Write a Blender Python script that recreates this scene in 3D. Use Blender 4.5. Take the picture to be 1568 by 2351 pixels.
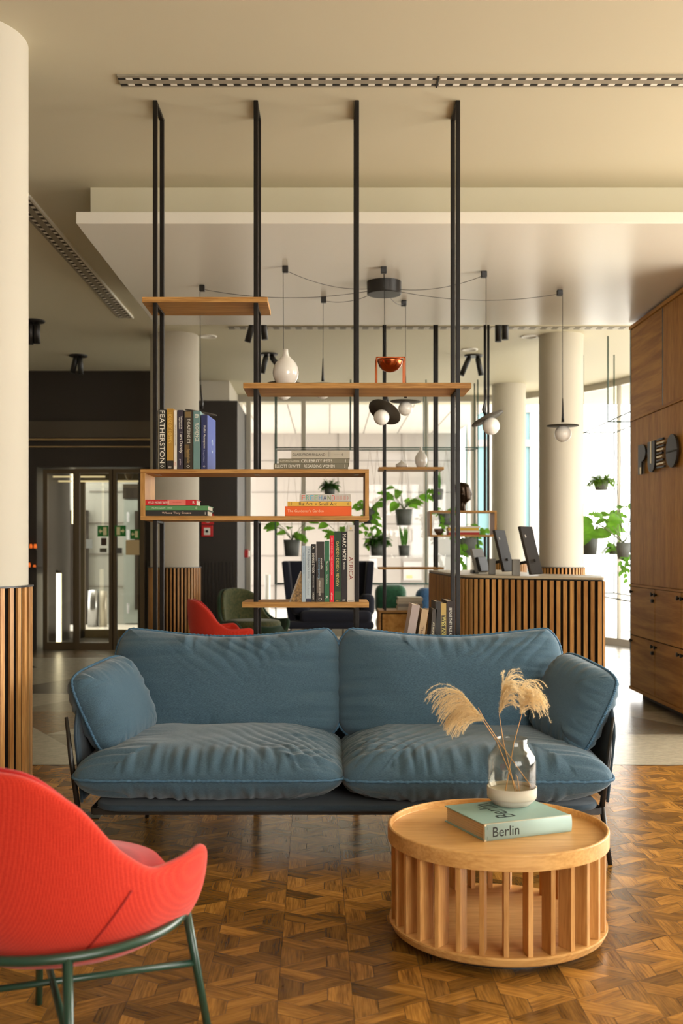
import bpy, math, random
from mathutils import Vector, Matrix, noise
random.seed(7)
scene = bpy.context.scene
C = scene.collection
for o in list(bpy.data.objects): bpy.data.objects.remove(o)
pi = math.pi
def S(r, g, b):
    def f(c):
        c /= 255.0
        return c/12.92 if c <= .04045 else ((c+.055)/1.055)**2.4
    return (f(r), f(g), f(b), 1.0)

# ------------------------------------------------------------------ camera
F, VX, VY, H = 2440.0, 755.0, 1257.0, 1.38
cam = bpy.data.cameras.new('camera'); co = bpy.data.objects.new('camera', cam); C.objects.link(co)
cam.sensor_fit = 'HORIZONTAL'; cam.sensor_width = 36; cam.lens = F/1568*36
cam.shift_x = (784-VX)/1568; cam.shift_y = (VY-1175.5)/1568
co.location = (0, 0, H); co.rotation_euler = (pi/2, 0, 0)
cam.dof.use_dof = True; cam.dof.focus_distance = 5.0; cam.dof.aperture_fstop = 5.0
cam.clip_end = 200
scene.camera = co
vs = scene.view_settings
vs.view_transform = 'Standard'; vs.look = 'None'; vs.gamma = 1; vs.exposure = 0.0
vs.use_curve_mapping = False
# ------------------------------------------------------------------ sky and daylight
w = bpy.data.worlds.new('world'); scene.world = w; w.use_nodes = True
bg = w.node_tree.nodes['Background']; bg.inputs[0].default_value = (1.0, .965, .92, 1); bg.inputs[1].default_value = 7.0
def area(name, loc, size, power, color, rot):
    l = bpy.data.lights.new(name, 'AREA'); l.shape = 'RECTANGLE'; l.size, l.size_y = size
    l.energy = power; l.color = color
    o = bpy.data.objects.new(name, l); o.location = loc; o.rotation_euler = rot; C.objects.link(o)
    return o
WARM = (1.0, .95, .85)
area('daylight_right_window', (5.8, 6.3, 1.85), (3.3, 5.6), 400, WARM, (0, pi/2, 0))
area('daylight_rear_window', (3.5, -2.45, 2.0), (4.2, 3.0), 135, WARM, (pi/2, 0, .12))
for nm_, lo_, sz_, ro_ in (('portal_curved_window', (5.2, 13.2, 1.9), (3.4, 7.6), (0, pi/2, -.35)), ('portal_street_window', (.9, 16.75, 1.9), (6.4, 3.4), (-pi/2, 0, 0))):
    area(nm_, lo_, sz_, 1, (1, 1, 1), ro_).data.cycles.is_portal = True   # guides the sky light through the glazing

def PX(px, Y): return (px-VX)*Y/F
def PZ(py, Y): return H-(py-VY)*Y/F
def P(px, py, Y): return Vector((PX(px, Y), Y, PZ(py, Y)))

# ------------------------------------------------------------------ materials
def nt(name):
    m = bpy.data.materials.new(name); m.use_nodes = True
    n = m.node_tree.nodes; return m, n, m.node_tree.links, n['Principled BSDF']
def mat(name, col, rough=.5, metal=0, bump=0, bscale=200, spec=.5, emit=0, coat=0, vary=0, vscale=3, sheen=0):
    m, n, l, b = nt(name)
    b.inputs['Base Color'].default_value = col; b.inputs['Roughness'].default_value = rough
    b.inputs['Metallic'].default_value = metal; b.inputs['Specular IOR Level'].default_value = spec
    b.inputs['Coat Weight'].default_value = coat
    if sheen: b.inputs['Sheen Weight'].default_value = sheen
    if emit:
        b.inputs['Emission Color'].default_value = col; b.inputs['Emission Strength'].default_value = emit
    tc = n.new('ShaderNodeTexCoord')
    if bump:
        no = n.new('ShaderNodeTexNoise'); no.inputs['Scale'].default_value = bscale; no.inputs['Detail'].default_value = 3
        bp = n.new('ShaderNodeBump'); bp.inputs['Strength'].default_value = bump; bp.inputs['Distance'].default_value = .002
        l.new(tc.outputs['Object'], no.inputs['Vector']); l.new(no.outputs['Fac'], bp.inputs['Height']); l.new(bp.outputs['Normal'], b.inputs['Normal'])
    if vary:
        no = n.new('ShaderNodeTexNoise'); no.inputs['Scale'].default_value = vscale; no.inputs['Detail'].default_value = 4
        r = n.new('ShaderNodeValToRGB'); c = col
        r.color_ramp.elements[0].color = tuple(x*(1-vary) for x in c[:3])+(1,); r.color_ramp.elements[1].color = tuple(min(1, x*(1+vary)) for x in c[:3])+(1,)
        r.color_ramp.elements[0].position = .3; r.color_ramp.elements[1].position = .7
        l.new(tc.outputs['Object'], no.inputs['Vector']); l.new(no.outputs['Fac'], r.inputs[0]); l.new(r.outputs[0], b.inputs['Base Color'])
    return m
def wood(name, c0, c1, axis='X', rough=.45, sc=1.0, rnd=.0, uv=False, coat=0, figure=.5, spec=.5):
    """grain stretched along one axis; rnd = strength of the per-board value read from the face attribute"""
    m, n, l, b = nt(name)
    b.inputs['Roughness'].default_value = rough; b.inputs['Coat Weight'].default_value = coat; b.inputs['Coat Roughness'].default_value = .15
    b.inputs['Specular IOR Level'].default_value = spec
    tc = n.new('ShaderNodeTexCoord'); mp = n.new('ShaderNodeMapping')
    l.new(tc.outputs['UV' if uv else 'Object'], mp.inputs['Vector'])
    s = {'X': (1.2, 16, 16), 'Y': (16, 1.2, 16), 'Z': (16, 16, 1.2)}[axis]
    mp.inputs['Scale'].default_value = tuple(v*sc for v in s)
    n1 = n.new('ShaderNodeTexNoise'); n1.inputs['Scale'].default_value = 1.3; n1.inputs['Detail'].default_value = 3; n1.inputs['Distortion'].default_value = .6
    n2 = n.new('ShaderNodeTexNoise'); n2.inputs['Scale'].default_value = 9; n2.inputs['Detail'].default_value = 4
    l.new(mp.outputs[0], n1.inputs['Vector']); l.new(mp.outputs[0], n2.inputs['Vector'])
    mx = n.new('ShaderNodeMix'); mx.data_type = 'FLOAT'; mx.inputs[0].default_value = 1-figure
    l.new(n1.outputs['Fac'], mx.inputs[2]); l.new(n2.outputs['Fac'], mx.inputs[3])
    r = n.new('ShaderNodeValToRGB'); r.color_ramp.elements[0].color = c1; r.color_ramp.elements[1].color = c0
    r.color_ramp.elements[0].position = .36; r.color_ramp.elements[1].position = .62
    l.new(mx.outputs[0], r.inputs[0])
    out = r.outputs[0]
    if rnd:
        at = n.new('ShaderNodeAttribute'); at.attribute_name = 'rnd'
        mr = n.new('ShaderNodeMapRange'); mr.inputs['To Min'].default_value = 1-rnd; mr.inputs['To Max'].default_value = 1+rnd*.8
        l.new(at.outputs['Fac'], mr.inputs['Value'])
        hs = n.new('ShaderNodeHueSaturation'); l.new(mr.outputs[0], hs.inputs['Value']); l.new(out, hs.inputs['Color']); out = hs.outputs[0]
    l.new(out, b.inputs['Base Color'])
    bp = n.new('ShaderNodeBump'); bp.inputs['Strength'].default_value = .12; bp.inputs['Distance'].default_value = .002
    l.new(n2.outputs['Fac'], bp.inputs['Height']); l.new(bp.outputs[0], b.inputs['Normal'])
    return m
def weave(name, c0, c1, scale=420, rough=.9, bump=.5, slub=0, sheen=.15, cells=False, dist=.001):
    m, n, l, b = nt(name)
    b.inputs['Roughness'].default_value = rough; b.inputs['Sheen Weight'].default_value = sheen; b.inputs['Specular IOR Level'].default_value = .2
    tc = n.new('ShaderNodeTexCoord')
    if cells:
        t = n.new('ShaderNodeTexVoronoi'); t.inputs['Scale'].default_value = scale; t.inputs['Randomness'].default_value = .15; o = t.outputs['Distance']
    else:
        t = n.new('ShaderNodeTexNoise'); t.inputs['Scale'].default_value = scale; t.inputs['Detail'].default_value = 2; o = t.outputs['Fac']
    src = tc.outputs['Object']
    if slub:
        mp = n.new('ShaderNodeMapping'); mp.inputs['Scale'].default_value = (.12, 1, 1); l.new(src, mp.inputs['Vector']); src = mp.outputs[0]
    l.new(src, t.inputs['Vector'])
    r = n.new('ShaderNodeValToRGB'); r.color_ramp.elements[0].color = c0; r.color_ramp.elements[1].color = c1
    r.color_ramp.elements[0].position = .25; r.color_ramp.elements[1].position = .75
    l.new(o, r.inputs[0]); l.new(r.outputs[0], b.inputs['Base Color'])
    bp = n.new('ShaderNodeBump'); bp.inputs['Strength'].default_value = bump; bp.inputs['Distance'].default_value = dist; bp.invert = cells
    l.new(o, bp.inputs['Height']); l.new(bp.outputs[0], b.inputs['Normal'])
    return m
def glass(name, tint, gloss=.08, rough=.02, edge=.0):
    """thin architectural pane: see-through with a faint mirror"""
    m = bpy.data.materials.new(name); m.use_nodes = True; n = m.node_tree.nodes; l = m.node_tree.links; n.clear()
    o = n.new('ShaderNodeOutputMaterial'); t = n.new('ShaderNodeBsdfTransparent'); t.inputs[0].default_value = tint
    g = n.new('ShaderNodeBsdfGlossy'); g.inputs['Roughness'].default_value = rough
    f = n.new('ShaderNodeLayerWeight'); f.inputs[0].default_value = .25
    mx = n.new('ShaderNodeMixShader'); mu = n.new('ShaderNodeMath'); mu.operation = 'MULTIPLY_ADD'; mu.inputs[1].default_value = edge; mu.inputs[2].default_value = gloss; mu.use_clamp = True
    l.new(f.outputs['Facing'], mu.inputs[0]); l.new(mu.outputs[0], mx.inputs[0]); l.new(t.outputs[0], mx.inputs[1]); l.new(g.outputs[0], mx.inputs[2]); l.new(mx.outputs[0], o.inputs[0])
    return m

M = {}
M['plaster'] = mat('plaster', S(190, 183, 167), .9, bump=.05, bscale=60)
M['ceil'] = mat('ceiling_paint', S(207, 199, 172), .55, spec=.3)
M['soffit'] = mat('soffit_satin_paint', S(226, 220, 205), .27, bump=.04, bscale=6, spec=.45)
M['black'] = mat('black_metal', S(30, 27, 24), .38, .0, spec=.5)
M['post'] = mat('post_steel', S(24, 19, 14), .42, 0, spec=.25)
M['dkgreen'] = mat('dark_green_rod', S(28, 62, 50), .45)
M['oak'] = wood('oak_board', S(198, 150, 86), S(152, 106, 52), 'X', .5, spec=.25)
M['oakZ'] = wood('oak_upright', S(198, 150, 86), S(152, 106, 52), 'Z', .5, spec=.25)
M['slatoak'] = wood('oak_slat', S(206, 156, 92), S(168, 112, 56), 'Z', .45, rnd=.28)
M['slatback'] = mat('slat_backing', S(22, 18, 13), .8, spec=.08)
M['cabZ'] = wood('cabinet_veneer', S(212, 158, 84), S(172, 118, 54), 'Z', .55, sc=.9, spec=.2)
M['cabY'] = wood('cabinet_veneer_flat', S(214, 160, 84), S(172, 118, 54), 'Y', .55, sc=.7, figure=.8, spec=.2)
M['table'] = wood('table_oak', S(222, 174, 108), S(192, 140, 76), 'X', .42, sc=.8, coat=.05, spec=.35)
M['tableZ'] = wood('table_oak_slat', S(216, 164, 98), S(178, 124, 64), 'Z', .42, rnd=.12)
M['parquet'] = wood('parquet_oak', S(170, 120, 52), S(100, 66, 26), 'X', .25, sc=1.1, rnd=.5, uv=True, coat=.0, spec=.5)
M['gap'] = mat('parquet_gap', S(26, 16, 8), .8)
M['denim'] = weave('blue_denim', S(46, 69, 84), S(84, 111, 127), 850, .92, .25, slub=1, sheen=.25)
M['denimdk'] = weave('navy_shell_fabric', S(38, 50, 60), S(58, 74, 86), 600, .9, .3)
M['piping'] = mat('blue_piping', S(72, 108, 134), .85, bump=1, bscale=500)
M['coral'] = weave('coral_knit', S(190, 34, 20), S(222, 66, 42), 190, .85, .6, sheen=.2, cells=True, dist=.002)
M['coralin'] = weave('red_seat_knit', S(170, 16, 12), S(204, 30, 24), 190, .85, .5, sheen=.2, cells=True)
M['coralseam'] = mat('coral_seam', S(150, 24, 14), .9)
M['gtube'] = mat('green_tube_paint', S(34, 66, 52), .28, spec=.6)
M['ceramic'] = mat('white_ceramic', S(232, 228, 220), .12, coat=.6)
M['opal'] = mat('opal_globe', S(236, 232, 224), .15, coat=.4)
M['copper'] = mat('copper', S(172, 92, 54), .22, 1.0)
def leafmat(name, c, vary, vscale):
    m = mat(name, c, .45, vary=vary, vscale=vscale); n = m.node_tree.nodes; l = m.node_tree.links; b = n['Principled BSDF']
    tr = n.new('ShaderNodeBsdfTranslucent'); mx = n.new('ShaderNodeMixShader'); mx.inputs[0].default_value = .45; src = b.inputs['Base Color'].links[0].from_socket
    l.new(src, tr.inputs[0]); l.new(b.outputs[0], mx.inputs[1]); l.new(tr.outputs[0], mx.inputs[2]); l.new(mx.outputs[0], n['Material Output'].inputs[0]); return m
M['straw'] = leafmat('dried_grass', S(246, 228, 188), .10, 30)
M['pages'] = mat('book_pages', S(226, 216, 196), .9, bump=.5, bscale=500)
M['white'] = mat('white_paint', S(228, 224, 214), .5)
M['pot'] = mat('grey_pot', S(88, 90, 86), .7)
M['leaf'] = leafmat('leaf_green', S(104, 156, 44), .35, 9)
M['leafdk'] = leafmat('leaf_dark_green', S(76, 124, 44), .4, 25)
M['leaflt'] = leafmat('leaf_light_green', S(140, 178, 66), .3, 30)
M['stem'] = mat('stem_green', S(96, 112, 60), .6)
M['cord'] = mat('thin_cord', S(120, 112, 98), .7)
M['dark'] = mat('dark_wall_panel', S(38, 31, 24), .42)
M['darkglass'] = mat('dark_gloss', S(28, 23, 18), .12)
M['bronze'] = mat('bronze_frame', S(96, 84, 66), .35, .6)
M['brass'] = mat('brass_strip', S(170, 148, 108), .35, .7)
M['glow'] = mat('warm_tube_light', S(255, 240, 200), .5, emit=3.2)
M['glowdim'] = mat('dim_tube_light', S(235, 214, 160), .5, emit=.8)
M['amber'] = mat('amber_glow', S(230, 110, 40), .5, emit=.7)
M['exitg'] = mat('exit_green', S(34, 120, 44), .6)
M['exitw'] = mat('exit_cream', S(226, 220, 170), .6)
M['pane'] = glass('clear_pane', (.98, .985, .98, 1), .03)
M['paneb'] = glass('bronze_pane', (.97, .965, .93, 1), .04)
M['outwall'] = mat('outside_panel', S(178, 169, 162), .8)
M['outjoint'] = mat('outside_joint', S(130, 124, 118), .8)
M['outgrey'] = mat('outside_grey_wall', S(172, 174, 168), .8)
M['teal'] = mat('teal_glass', S(118, 160, 166), .3)
M['paving'] = mat('outside_paving', S(215, 210, 200), .9, vary=.1, vscale=5)
M['alu'] = mat('aluminium', S(168, 162, 148), .4, .5)
M['steel'] = mat('brushed_steel', S(190, 192, 196), .25, .9)
M['ventmetal'] = mat('vent_metal', S(150, 142, 124), .5)
M['ventslot'] = mat('vent_slot', S(40, 35, 28), .7)
M['ventlite'] = mat('vent_baffle', S(232, 228, 214), .5)
M['red'] = mat('alarm_red', S(196, 26, 26), .4)
M['mongrey'] = mat('monitor_grey', S(50, 45, 38), .6, spec=.2)
M['blockgrey'] = mat('stand_grey', S(122, 118, 110), .5)
M['counter'] = mat('counter_top', S(196, 182, 156), .35, vary=.06, vscale=40)
M['navy'] = weave('navy_black_fabric', S(24, 26, 34), S(40, 42, 54), 300, .95, .3, sheen=.1)
M['gfab'] = weave('green_boucle', S(52, 66, 42), S(96, 92, 60), 40, .95, .3)
M['gfabdk'] = weave('dark_green_fabric', S(30, 48, 34), S(44, 66, 46), 200, .95, .3)
M['gvelvet'] = weave('emerald_velvet', S(20, 66, 44), S(38, 100, 66), 20, .6, .1, sheen=.6)
M['bluefab'] = weave('blue_cushion_fabric', S(40, 74, 116), S(78, 118, 158), 60, .8, .2)
M['coralleg'] = mat('coral_metal', S(216, 92, 66), .4)
M['bust'] = mat('bust_bronze', S(52, 40, 28), .22, .8)
M['stone'] = mat('petrified_stone', S(128, 98, 54), .5, bump=.8, bscale=60, vary=.8, vscale=70)
M['stonegrey'] = mat('stone_edge', S(138, 126, 112), .6)
M['vglass'] = glass('smoky_vase_glass', (.90, .89, .85, 1), .03, edge=.30)
M['concrete'] = mat('vase_base', S(196, 186, 166), .7)
M['concrete2'] = mat('vase_base_lower', S(172, 166, 150), .7)

M['strawst'] = mat('dried_stem', S(206, 158, 100), .7)
M['plate'] = mat('floor_plate', S(60, 54, 44), .3, .8)

def vent_mat(name, axis, pitch, r0, r1, lo, cross_lo, wd):
    """slots and pale baffles alternating in two rows of a vent strip"""
    m, n, l, b = nt(name); b.inputs['Roughness'].default_value = .6
    g = n.new('ShaderNodeNewGeometry'); sx = n.new('ShaderNodeSeparateXYZ'); l.new(g.outputs['Position'], sx.inputs[0])
    def mth(op, a, b_=None, c=None):
        q = n.new('ShaderNodeMath'); q.operation = op
        for i, v in enumerate((a, b_, c)):
            if v is None: continue
            if isinstance(v, (int, float)): q.inputs[i].default_value = v
            else: l.new(v, q.inputs[i])
        return q.outputs[0]
    al = sx.outputs['X' if axis == 'X' else 'Y']; cr = sx.outputs['Y' if axis == 'X' else 'X']
    ph = mth('FRACT', mth('DIVIDE', mth('SUBTRACT', al, lo), pitch)); cv = mth('DIVIDE', mth('SUBTRACT', cr, cross_lo), wd)
    inrow = mth('ADD', mth('COMPARE', cv, r0, .095), mth('COMPARE', cv, r1, .095))
    dark = mth('MULTIPLY', inrow, mth('LESS_THAN', ph, .5)); lite = mth('MULTIPLY', inrow, mth('GREATER_THAN', ph, .56))
    m1 = n.new('ShaderNodeMix'); m1.data_type = 'RGBA'; m1.inputs[6].default_value = S(150, 142, 124); m1.inputs[7].default_value = S(34, 30, 24); l.new(dark, m1.inputs[0])
    m2 = n.new('ShaderNodeMix'); m2.data_type = 'RGBA'; m2.inputs[7].default_value = S(236, 232, 220); l.new(m1.outputs[2], m2.inputs[6]); l.new(lite, m2.inputs[0])
    l.new(m2.outputs[2], b.inputs['Base Color']); return m
# ------------------------------------------------------------------ mesh building
class MB:
    def __init__(s): s.v = []; s.f = []; s.sm = []; s.r = []; s.uv = {}
    def add(s, vs, fs, smooth=False, rnd=None):
        b = len(s.v); s.v += [Vector(p) for p in vs]
        r = random.random() if rnd is None else rnd
        for f in fs: s.f.append(tuple(b+i for i in f)); s.sm.append(smooth); s.r.append(r)
        return s
    def box(s, x0, x1, y0, y1, z0, z1, mx=None, rnd=None):
        vs = [Vector((x, y, z)) for z in (z0, z1) for y in (y0, y1) for x in (x0, x1)]
        if mx is not None: vs = [mx @ p for p in vs]
        return s.add(vs, [(0, 2, 3, 1), (4, 5, 7, 6), (0, 1, 5, 4), (2, 6, 7, 3), (0, 4, 6, 2), (1, 3, 7, 5)], rnd=rnd)
    def basis(s, o, A, B, D, a0, a1, b0, b1, c0, c1):
        vs = [o+A*a+B*b+D*c for c in (c0, c1) for b in (b0, b1) for a in (a0, a1)]
        fs = [(0, 2, 3, 1), (4, 5, 7, 6), (0, 1, 5, 4), (2, 6, 7, 3), (0, 4, 6, 2), (1, 3, 7, 5)]
        if A.cross(B).dot(D) < 0: fs = [f[::-1] for f in fs]
        return s.add(vs, fs)
    def tube(s, pts, r, n=10, cap=True, closed=False, smooth=True, rnd=None):
        pts = [Vector(p) for p in pts]; N = len(pts)
        rs = r if isinstance(r, (list, tuple)) else [r]*N
        up = None; vs = []
        for i, p in enumerate(pts):
            if closed: t = pts[(i+1) % N]-pts[i-1]
            else: t = pts[min(i+1, N-1)]-pts[max(i-1, 0)]
            if t.length < 1e-9: t = Vector((0, 0, 1))
            t.normalize()
            if up is None: up = Vector((0, 0, 1)) if abs(t.z) < .9 else Vector((0, 1, 0))
            a = up.cross(t)
            if a.length < 1e-6: a = Vector((1, 0, 0)).cross(t)
            a.normalize(); b = t.cross(a); up = b
            for k in range(n):
                q = 2*pi*k/n; vs.append(p+a*math.cos(q)*rs[i]+b*math.sin(q)*rs[i])
        fs = []
        for i in range(N if closed else N-1):
            j = (i+1) % N
            for k in range(n):
                k2 = (k+1) % n; fs.append((i*n+k, i*n+k2, j*n+k2, j*n+k))
        rr = random.random() if rnd is None else rnd
        s.add(vs, fs, smooth, rr)
        if cap and not closed:
            b = len(s.v)-len(vs)
            s.f.append(tuple(b+k for k in range(n))[::-1]); s.sm.append(False); s.r.append(rr)
            s.f.append(tuple(b+(N-1)*n+k for k in range(n))); s.sm.append(False); s.r.append(rr)
        return s
    def sq(s, a, b, w):
        """square bar between two points (axis aligned)"""
        a = Vector(a); b = Vector(b); lo = Vector((min(a.x, b.x), min(a.y, b.y), min(a.z, b.z))); hi = Vector((max(a.x, b.x), max(a.y, b.y), max(a.z, b.z))); h = w/2
        return s.box(lo.x-h, hi.x+h, lo.y-h, hi.y+h, lo.z-h if lo.z > h else lo.z, hi.z+h if hi.z < 3.7 else hi.z)
    def lathe(s, prof, c=(0, 0, 0), n=48, mx=None, smooth=True, rnd=None):
        c = Vector(c); vs = []
        for r, z in prof:
            for k in range(n):
                a = 2*pi*k/n; p = Vector((r*math.cos(a), r*math.sin(a), z))
                if mx is not None: p = mx @ p
                vs.append(p+c)
        fs = []
        for i in range(len(prof)-1):
            for k in range(n):
                k2 = (k+1) % n; fs.append((i*n+k, i*n+k2, (i+1)*n+k2, (i+1)*n+k))
        return s.add(vs, fs, smooth, rnd)
    def prism(s, poly, z0, z1, smooth=False):
        n = len(poly); vs = [(x, y, z0) for x, y in poly]+[(x, y, z1) for x, y in poly]
        fs = [tuple(range(n))[::-1], tuple(range(n, 2*n))]+[(i, (i+1) % n, n+(i+1) % n, n+i) for i in range(n)]
        return s.add(vs, fs, smooth)
    def grid(s, rows, closed_u=False, smooth=True, flip=False):
        nu = len(rows[0]); vs = [p for r in rows for p in r]; fs = []
        for i in range(len(rows)-1):
            for j in range(nu if closed_u else nu-1):
                k = (j+1) % nu; f = (i*nu+j, i*nu+k, (i+1)*nu+k, (i+1)*nu+j); fs.append(f[::-1] if flip else f)
        return s.add(vs, fs, smooth)
def wm(o):
    m = o.matrix_basis.copy()
    return wm(o.parent) @ m if o.parent else m
def obj(name, mb, m, parent=None, loc=None, bevel=0, seg=2, mods=(), rnd=False, uvs=None, smooth_all=False):
    """link a mesh built in world coordinates; a top-level one gets its origin at its base"""
    me = bpy.data.meshes.new(name)
    if parent is None and loc is None:
        xs = [p.x for p in mb.v]; ys = [p.y for p in mb.v]; zs = [p.z for p in mb.v]
        loc = ((min(xs)+max(xs))/2, (min(ys)+max(ys))/2, min(zs))
    base = wm(parent).inverted() if parent else Matrix.Translation(-Vector(loc))
    me.from_pydata([base @ p for p in mb.v], [], mb.f)
    me.polygons.foreach_set('use_smooth', [bool(x) or smooth_all for x in mb.sm])
    if rnd:
        a = me.attributes.new('rnd', 'FLOAT', 'FACE'); a.data.foreach_set('value', mb.r)
    if uvs:
        uvl = me.uv_layers.new(name='UVMap')
        for i, c in enumerate(uvs): uvl.data[i].uv = c
    if isinstance(m, str): m = M[m]
    me.materials.append(m); me.validate(); me.update()
    o = bpy.data.objects.new(name, me); C.objects.link(o)
    if parent: o.parent = parent
    else: o.location = loc
    if bevel:
        b = o.modifiers.new('bevel', 'BEVEL'); b.width = bevel; b.segments = seg; b.limit_method = 'ANGLE'; b.angle_limit = .6
    for t, kw in mods:
        b = o.modifiers.new(t.lower(), t)
        for k, v in kw.items(): setattr(b, k, v)
    return o
def tag(o, label=None, cat=None, group=None, kind=None):
    if label: o['label'] = label
    if cat: o['category'] = cat
    if group: o['group'] = group
    if kind: o['kind'] = kind
    return o
def thing(name, label, cat, loc=(0, 0, 0), rotz=0, group=None):
    o = bpy.data.objects.new(name, None); C.objects.link(o); o.empty_display_size = .05
    o.location = loc; o.rotation_euler = (0, 0, rotz)
    o.matrix_basis = Matrix.Translation(Vector(loc)) @ Matrix.Rotation(rotz, 4, 'Z')
    return tag(o, label, cat, group)
def struct(name, mb, m, label=None, **k):
    o = obj(name, mb, m, **k); o['kind'] = 'structure'
    if label: o['label'] = label
    return o
def copy_tree(o, parent=None):
    c = o.copy(); C.objects.link(c); c.parent = parent
    for ch in [x for x in bpy.data.objects if x.parent == o]: copy_tree(ch, c)
    return c
def text(s, m, parent, o, A, B, w, h, name='title', depth=.0004):
    """lettering fitted into the rectangle o + A*w + B*h (A, B unit vectors)"""
    cu = bpy.data.curves.new('t', 'FONT'); cu.body = s; cu.extrude = 0; cu.resolution_u = 3
    to = bpy.data.objects.new('t', cu); C.objects.link(to)
    bpy.context.view_layer.update()
    me = bpy.data.meshes.new_from_object(to.evaluated_get(bpy.context.evaluated_depsgraph_get()))
    bpy.data.objects.remove(to); bpy.data.curves.remove(cu)
    if not len(me.vertices): return None
    xs = [v.co.x for v in me.vertices]; ys = [v.co.y for v in me.vertices]
    x0, x1, y0, y1 = min(xs), max(xs), min(ys), max(ys)
    if x1-x0 < 1e-6 or y1-y0 < 1e-6: return None
    Nn = A.cross(B)
    mb = MB(); mb.v = [o+A*((v.co.x-x0)/(x1-x0)*w)+B*((v.co.y-y0)/(y1-y0)*h)+Nn*depth for v in me.vertices]
    mb.f = [tuple(p.vertices) for p in me.polygons]; mb.sm = [False]*len(mb.f); mb.r = [0]*len(mb.f)
    bpy.data.meshes.remove(me)
    return obj(name, mb, m, parent)
_cc = {}
def cm(c, rough=.6):
    k = (tuple(c), rough)
    if k not in _cc: _cc[k] = mat('cover_colour_%d' % len(_cc), S(*c), rough)
    return _cc[k]
# ================================================================== ROOM SHELL
CE = 3.75
XL, XR, YB, YF = -6.6, 5.95, -2.6, 16.6
mb = MB().box(XL, XR, YB, 17.6, -.12, -.012)
fl = struct('floor', mb, mat('screed', S(60, 48, 36), .8), 'interior floor slab', loc=(0, 0, -.12))
# parquet: triangles of side s split in three trapezoids, seams running away from the camera
def tri_floor(name, y0, y1, x0, x1, s, org, ang, gap, matl, th, clipy=None, uvs=True, cols=None):
    w = s*math.sqrt(3)/2; mb = MB(); uv = []
    ca, sa = math.cos(ang), math.sin(ang)
    def W(p): return Vector((org[0]+p[0]*ca-p[1]*sa, org[1]+p[0]*sa+p[1]*ca, 0))
    for i in range(-60, 61):
        for j in range(-60, 61):
            off = (i % 2)*s/2
            A = Vector((i*w, j*s+off)); B = Vector((i*w, j*s+off-s)); Cc = Vector((i*w-w, j*s+off-s/2)); D = Vector((i*w+w, j*s+off-s/2))
            c = W(A)
            if c.x < x0-.6 or c.x > x1+.6 or c.y < y0-.6 or c.y > y1+.6: continue
            for T in ((A, B, Cc), (B, A, D)):
                G = (T[0]+T[1]+T[2])/3
                if cols: pcs = [[T[0], T[1], T[2]]]
                else:
                    pcs = []
                    for k in range(3):
                        V0, V1, V2 = T[k], T[(k+1) % 3], T[(k+2) % 3]
                        pcs.append([V0, V0+(V1-V0)*2/3, G, V0+(V2-V0)/3])
                for q in pcs:
                    cen = sum(q, Vector((0, 0)))/len(q); d = (q[1]-q[0]).normalized(); e = Vector((-d.y, d.x))
                    ins = [p+(cen-p).normalized()*gap for p in q]
                    wp = [W(p) for p in ins]
                    # clip by simple clamp at the border line
                    if min(p.y for p in wp) > y1 or max(p.y for p in wp) < y0 or min(p.x for p in wp) > x1 or max(p.x for p in wp) < x0: continue
                    wp = [Vector((min(max(p.x, x0), x1), min(max(p.y, y0), y1), 0)) for p in wp]
                    ar = 0
                    for a in range(len(wp)): ar += wp[a].x*wp[a-1].y-wp[a-1].x*wp[a].y
                    if abs(ar) < 1e-6: continue
                    ou = random.random()*9; ov = random.random()*9; n = len(wp)
                    rr = random.random()
                    order = list(range(n))[::-1]
                    b = len(mb.v); mb.v += wp
                    f = [b+a for a in order]
                    nz = (wp[order[1]]-wp[order[0]]).cross(wp[order[2]]-wp[order[1]]).z
                    if nz < 0: f = f[::-1]; order = order[::-1]
                    mb.f.append(tuple(f)); mb.sm.append(False); mb.r.append(rr)
                    for a in order: uv.append(((ins[a]-cen).dot(d)+ou, (ins[a]-cen).dot(e)+ov))
    return mb, uv
mb, uv = tri_floor('parquet', YB+.05, 6.735, XL, XR, .2638, (.0707, 3.371), .0143, .0011, 'parquet', .01)
gp = MB().box(XL, XR, YB, 6.745, -.012, -.0015); o = obj('parquet_gap', gp, 'gap', fl)
o = obj('parquet', mb, 'parquet', fl, rnd=True, uvs=uv)
# stone floor behind it: large triangles of grey, brown and beige
mm, n, l, b = nt('stone_tiles'); b.inputs['Roughness'].default_value = .27
at = n.new('ShaderNodeAttribute'); at.attribute_name = 'rnd'
r = n.new('ShaderNodeValToRGB'); r.color_ramp.interpolation = 'CONSTANT'
for i, (p, c) in enumerate([(0, (140, 130, 108)), (.28, (88, 80, 66)), (.5, (164, 156, 136)), (.76, (130, 108, 78)), (.9, (112, 106, 92))]):
    e = r.color_ramp.elements[i] if i < 2 else r.color_ramp.elements.new(p)
    e.position = p; e.color = S(*c)
tc = n.new('ShaderNodeTexCoord'); mp = n.new('ShaderNodeMapping'); mp.inputs['Scale'].default_value = (9, 22, 9); l.new(tc.outputs['Object'], mp.inputs[0])
v = n.new('ShaderNodeTexNoise'); v.inputs['Scale'].default_value = 2.2; v.inputs['Detail'].default_value = 7; v.inputs['Roughness'].default_value = .75; l.new(mp.outputs[0], v.inputs['Vector'])
mr = n.new('ShaderNodeMapRange'); mr.inputs['From Min'].default_value = .3; mr.inputs['From Max'].default_value = .75; mr.inputs['To Min'].default_value = .7; mr.inputs['To Max'].default_value = 1.35
hs = n.new('ShaderNodeHueSaturation'); l.new(v.outputs['Fac'], mr.inputs['Value']); l.new(mr.outputs[0], hs.inputs['Value']); l.new(at.outputs['Fac'], r.inputs[0]); l.new(r.outputs[0], hs.inputs['Color']); l.new(hs.outputs[0], b.inputs['Base Color'])
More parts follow.
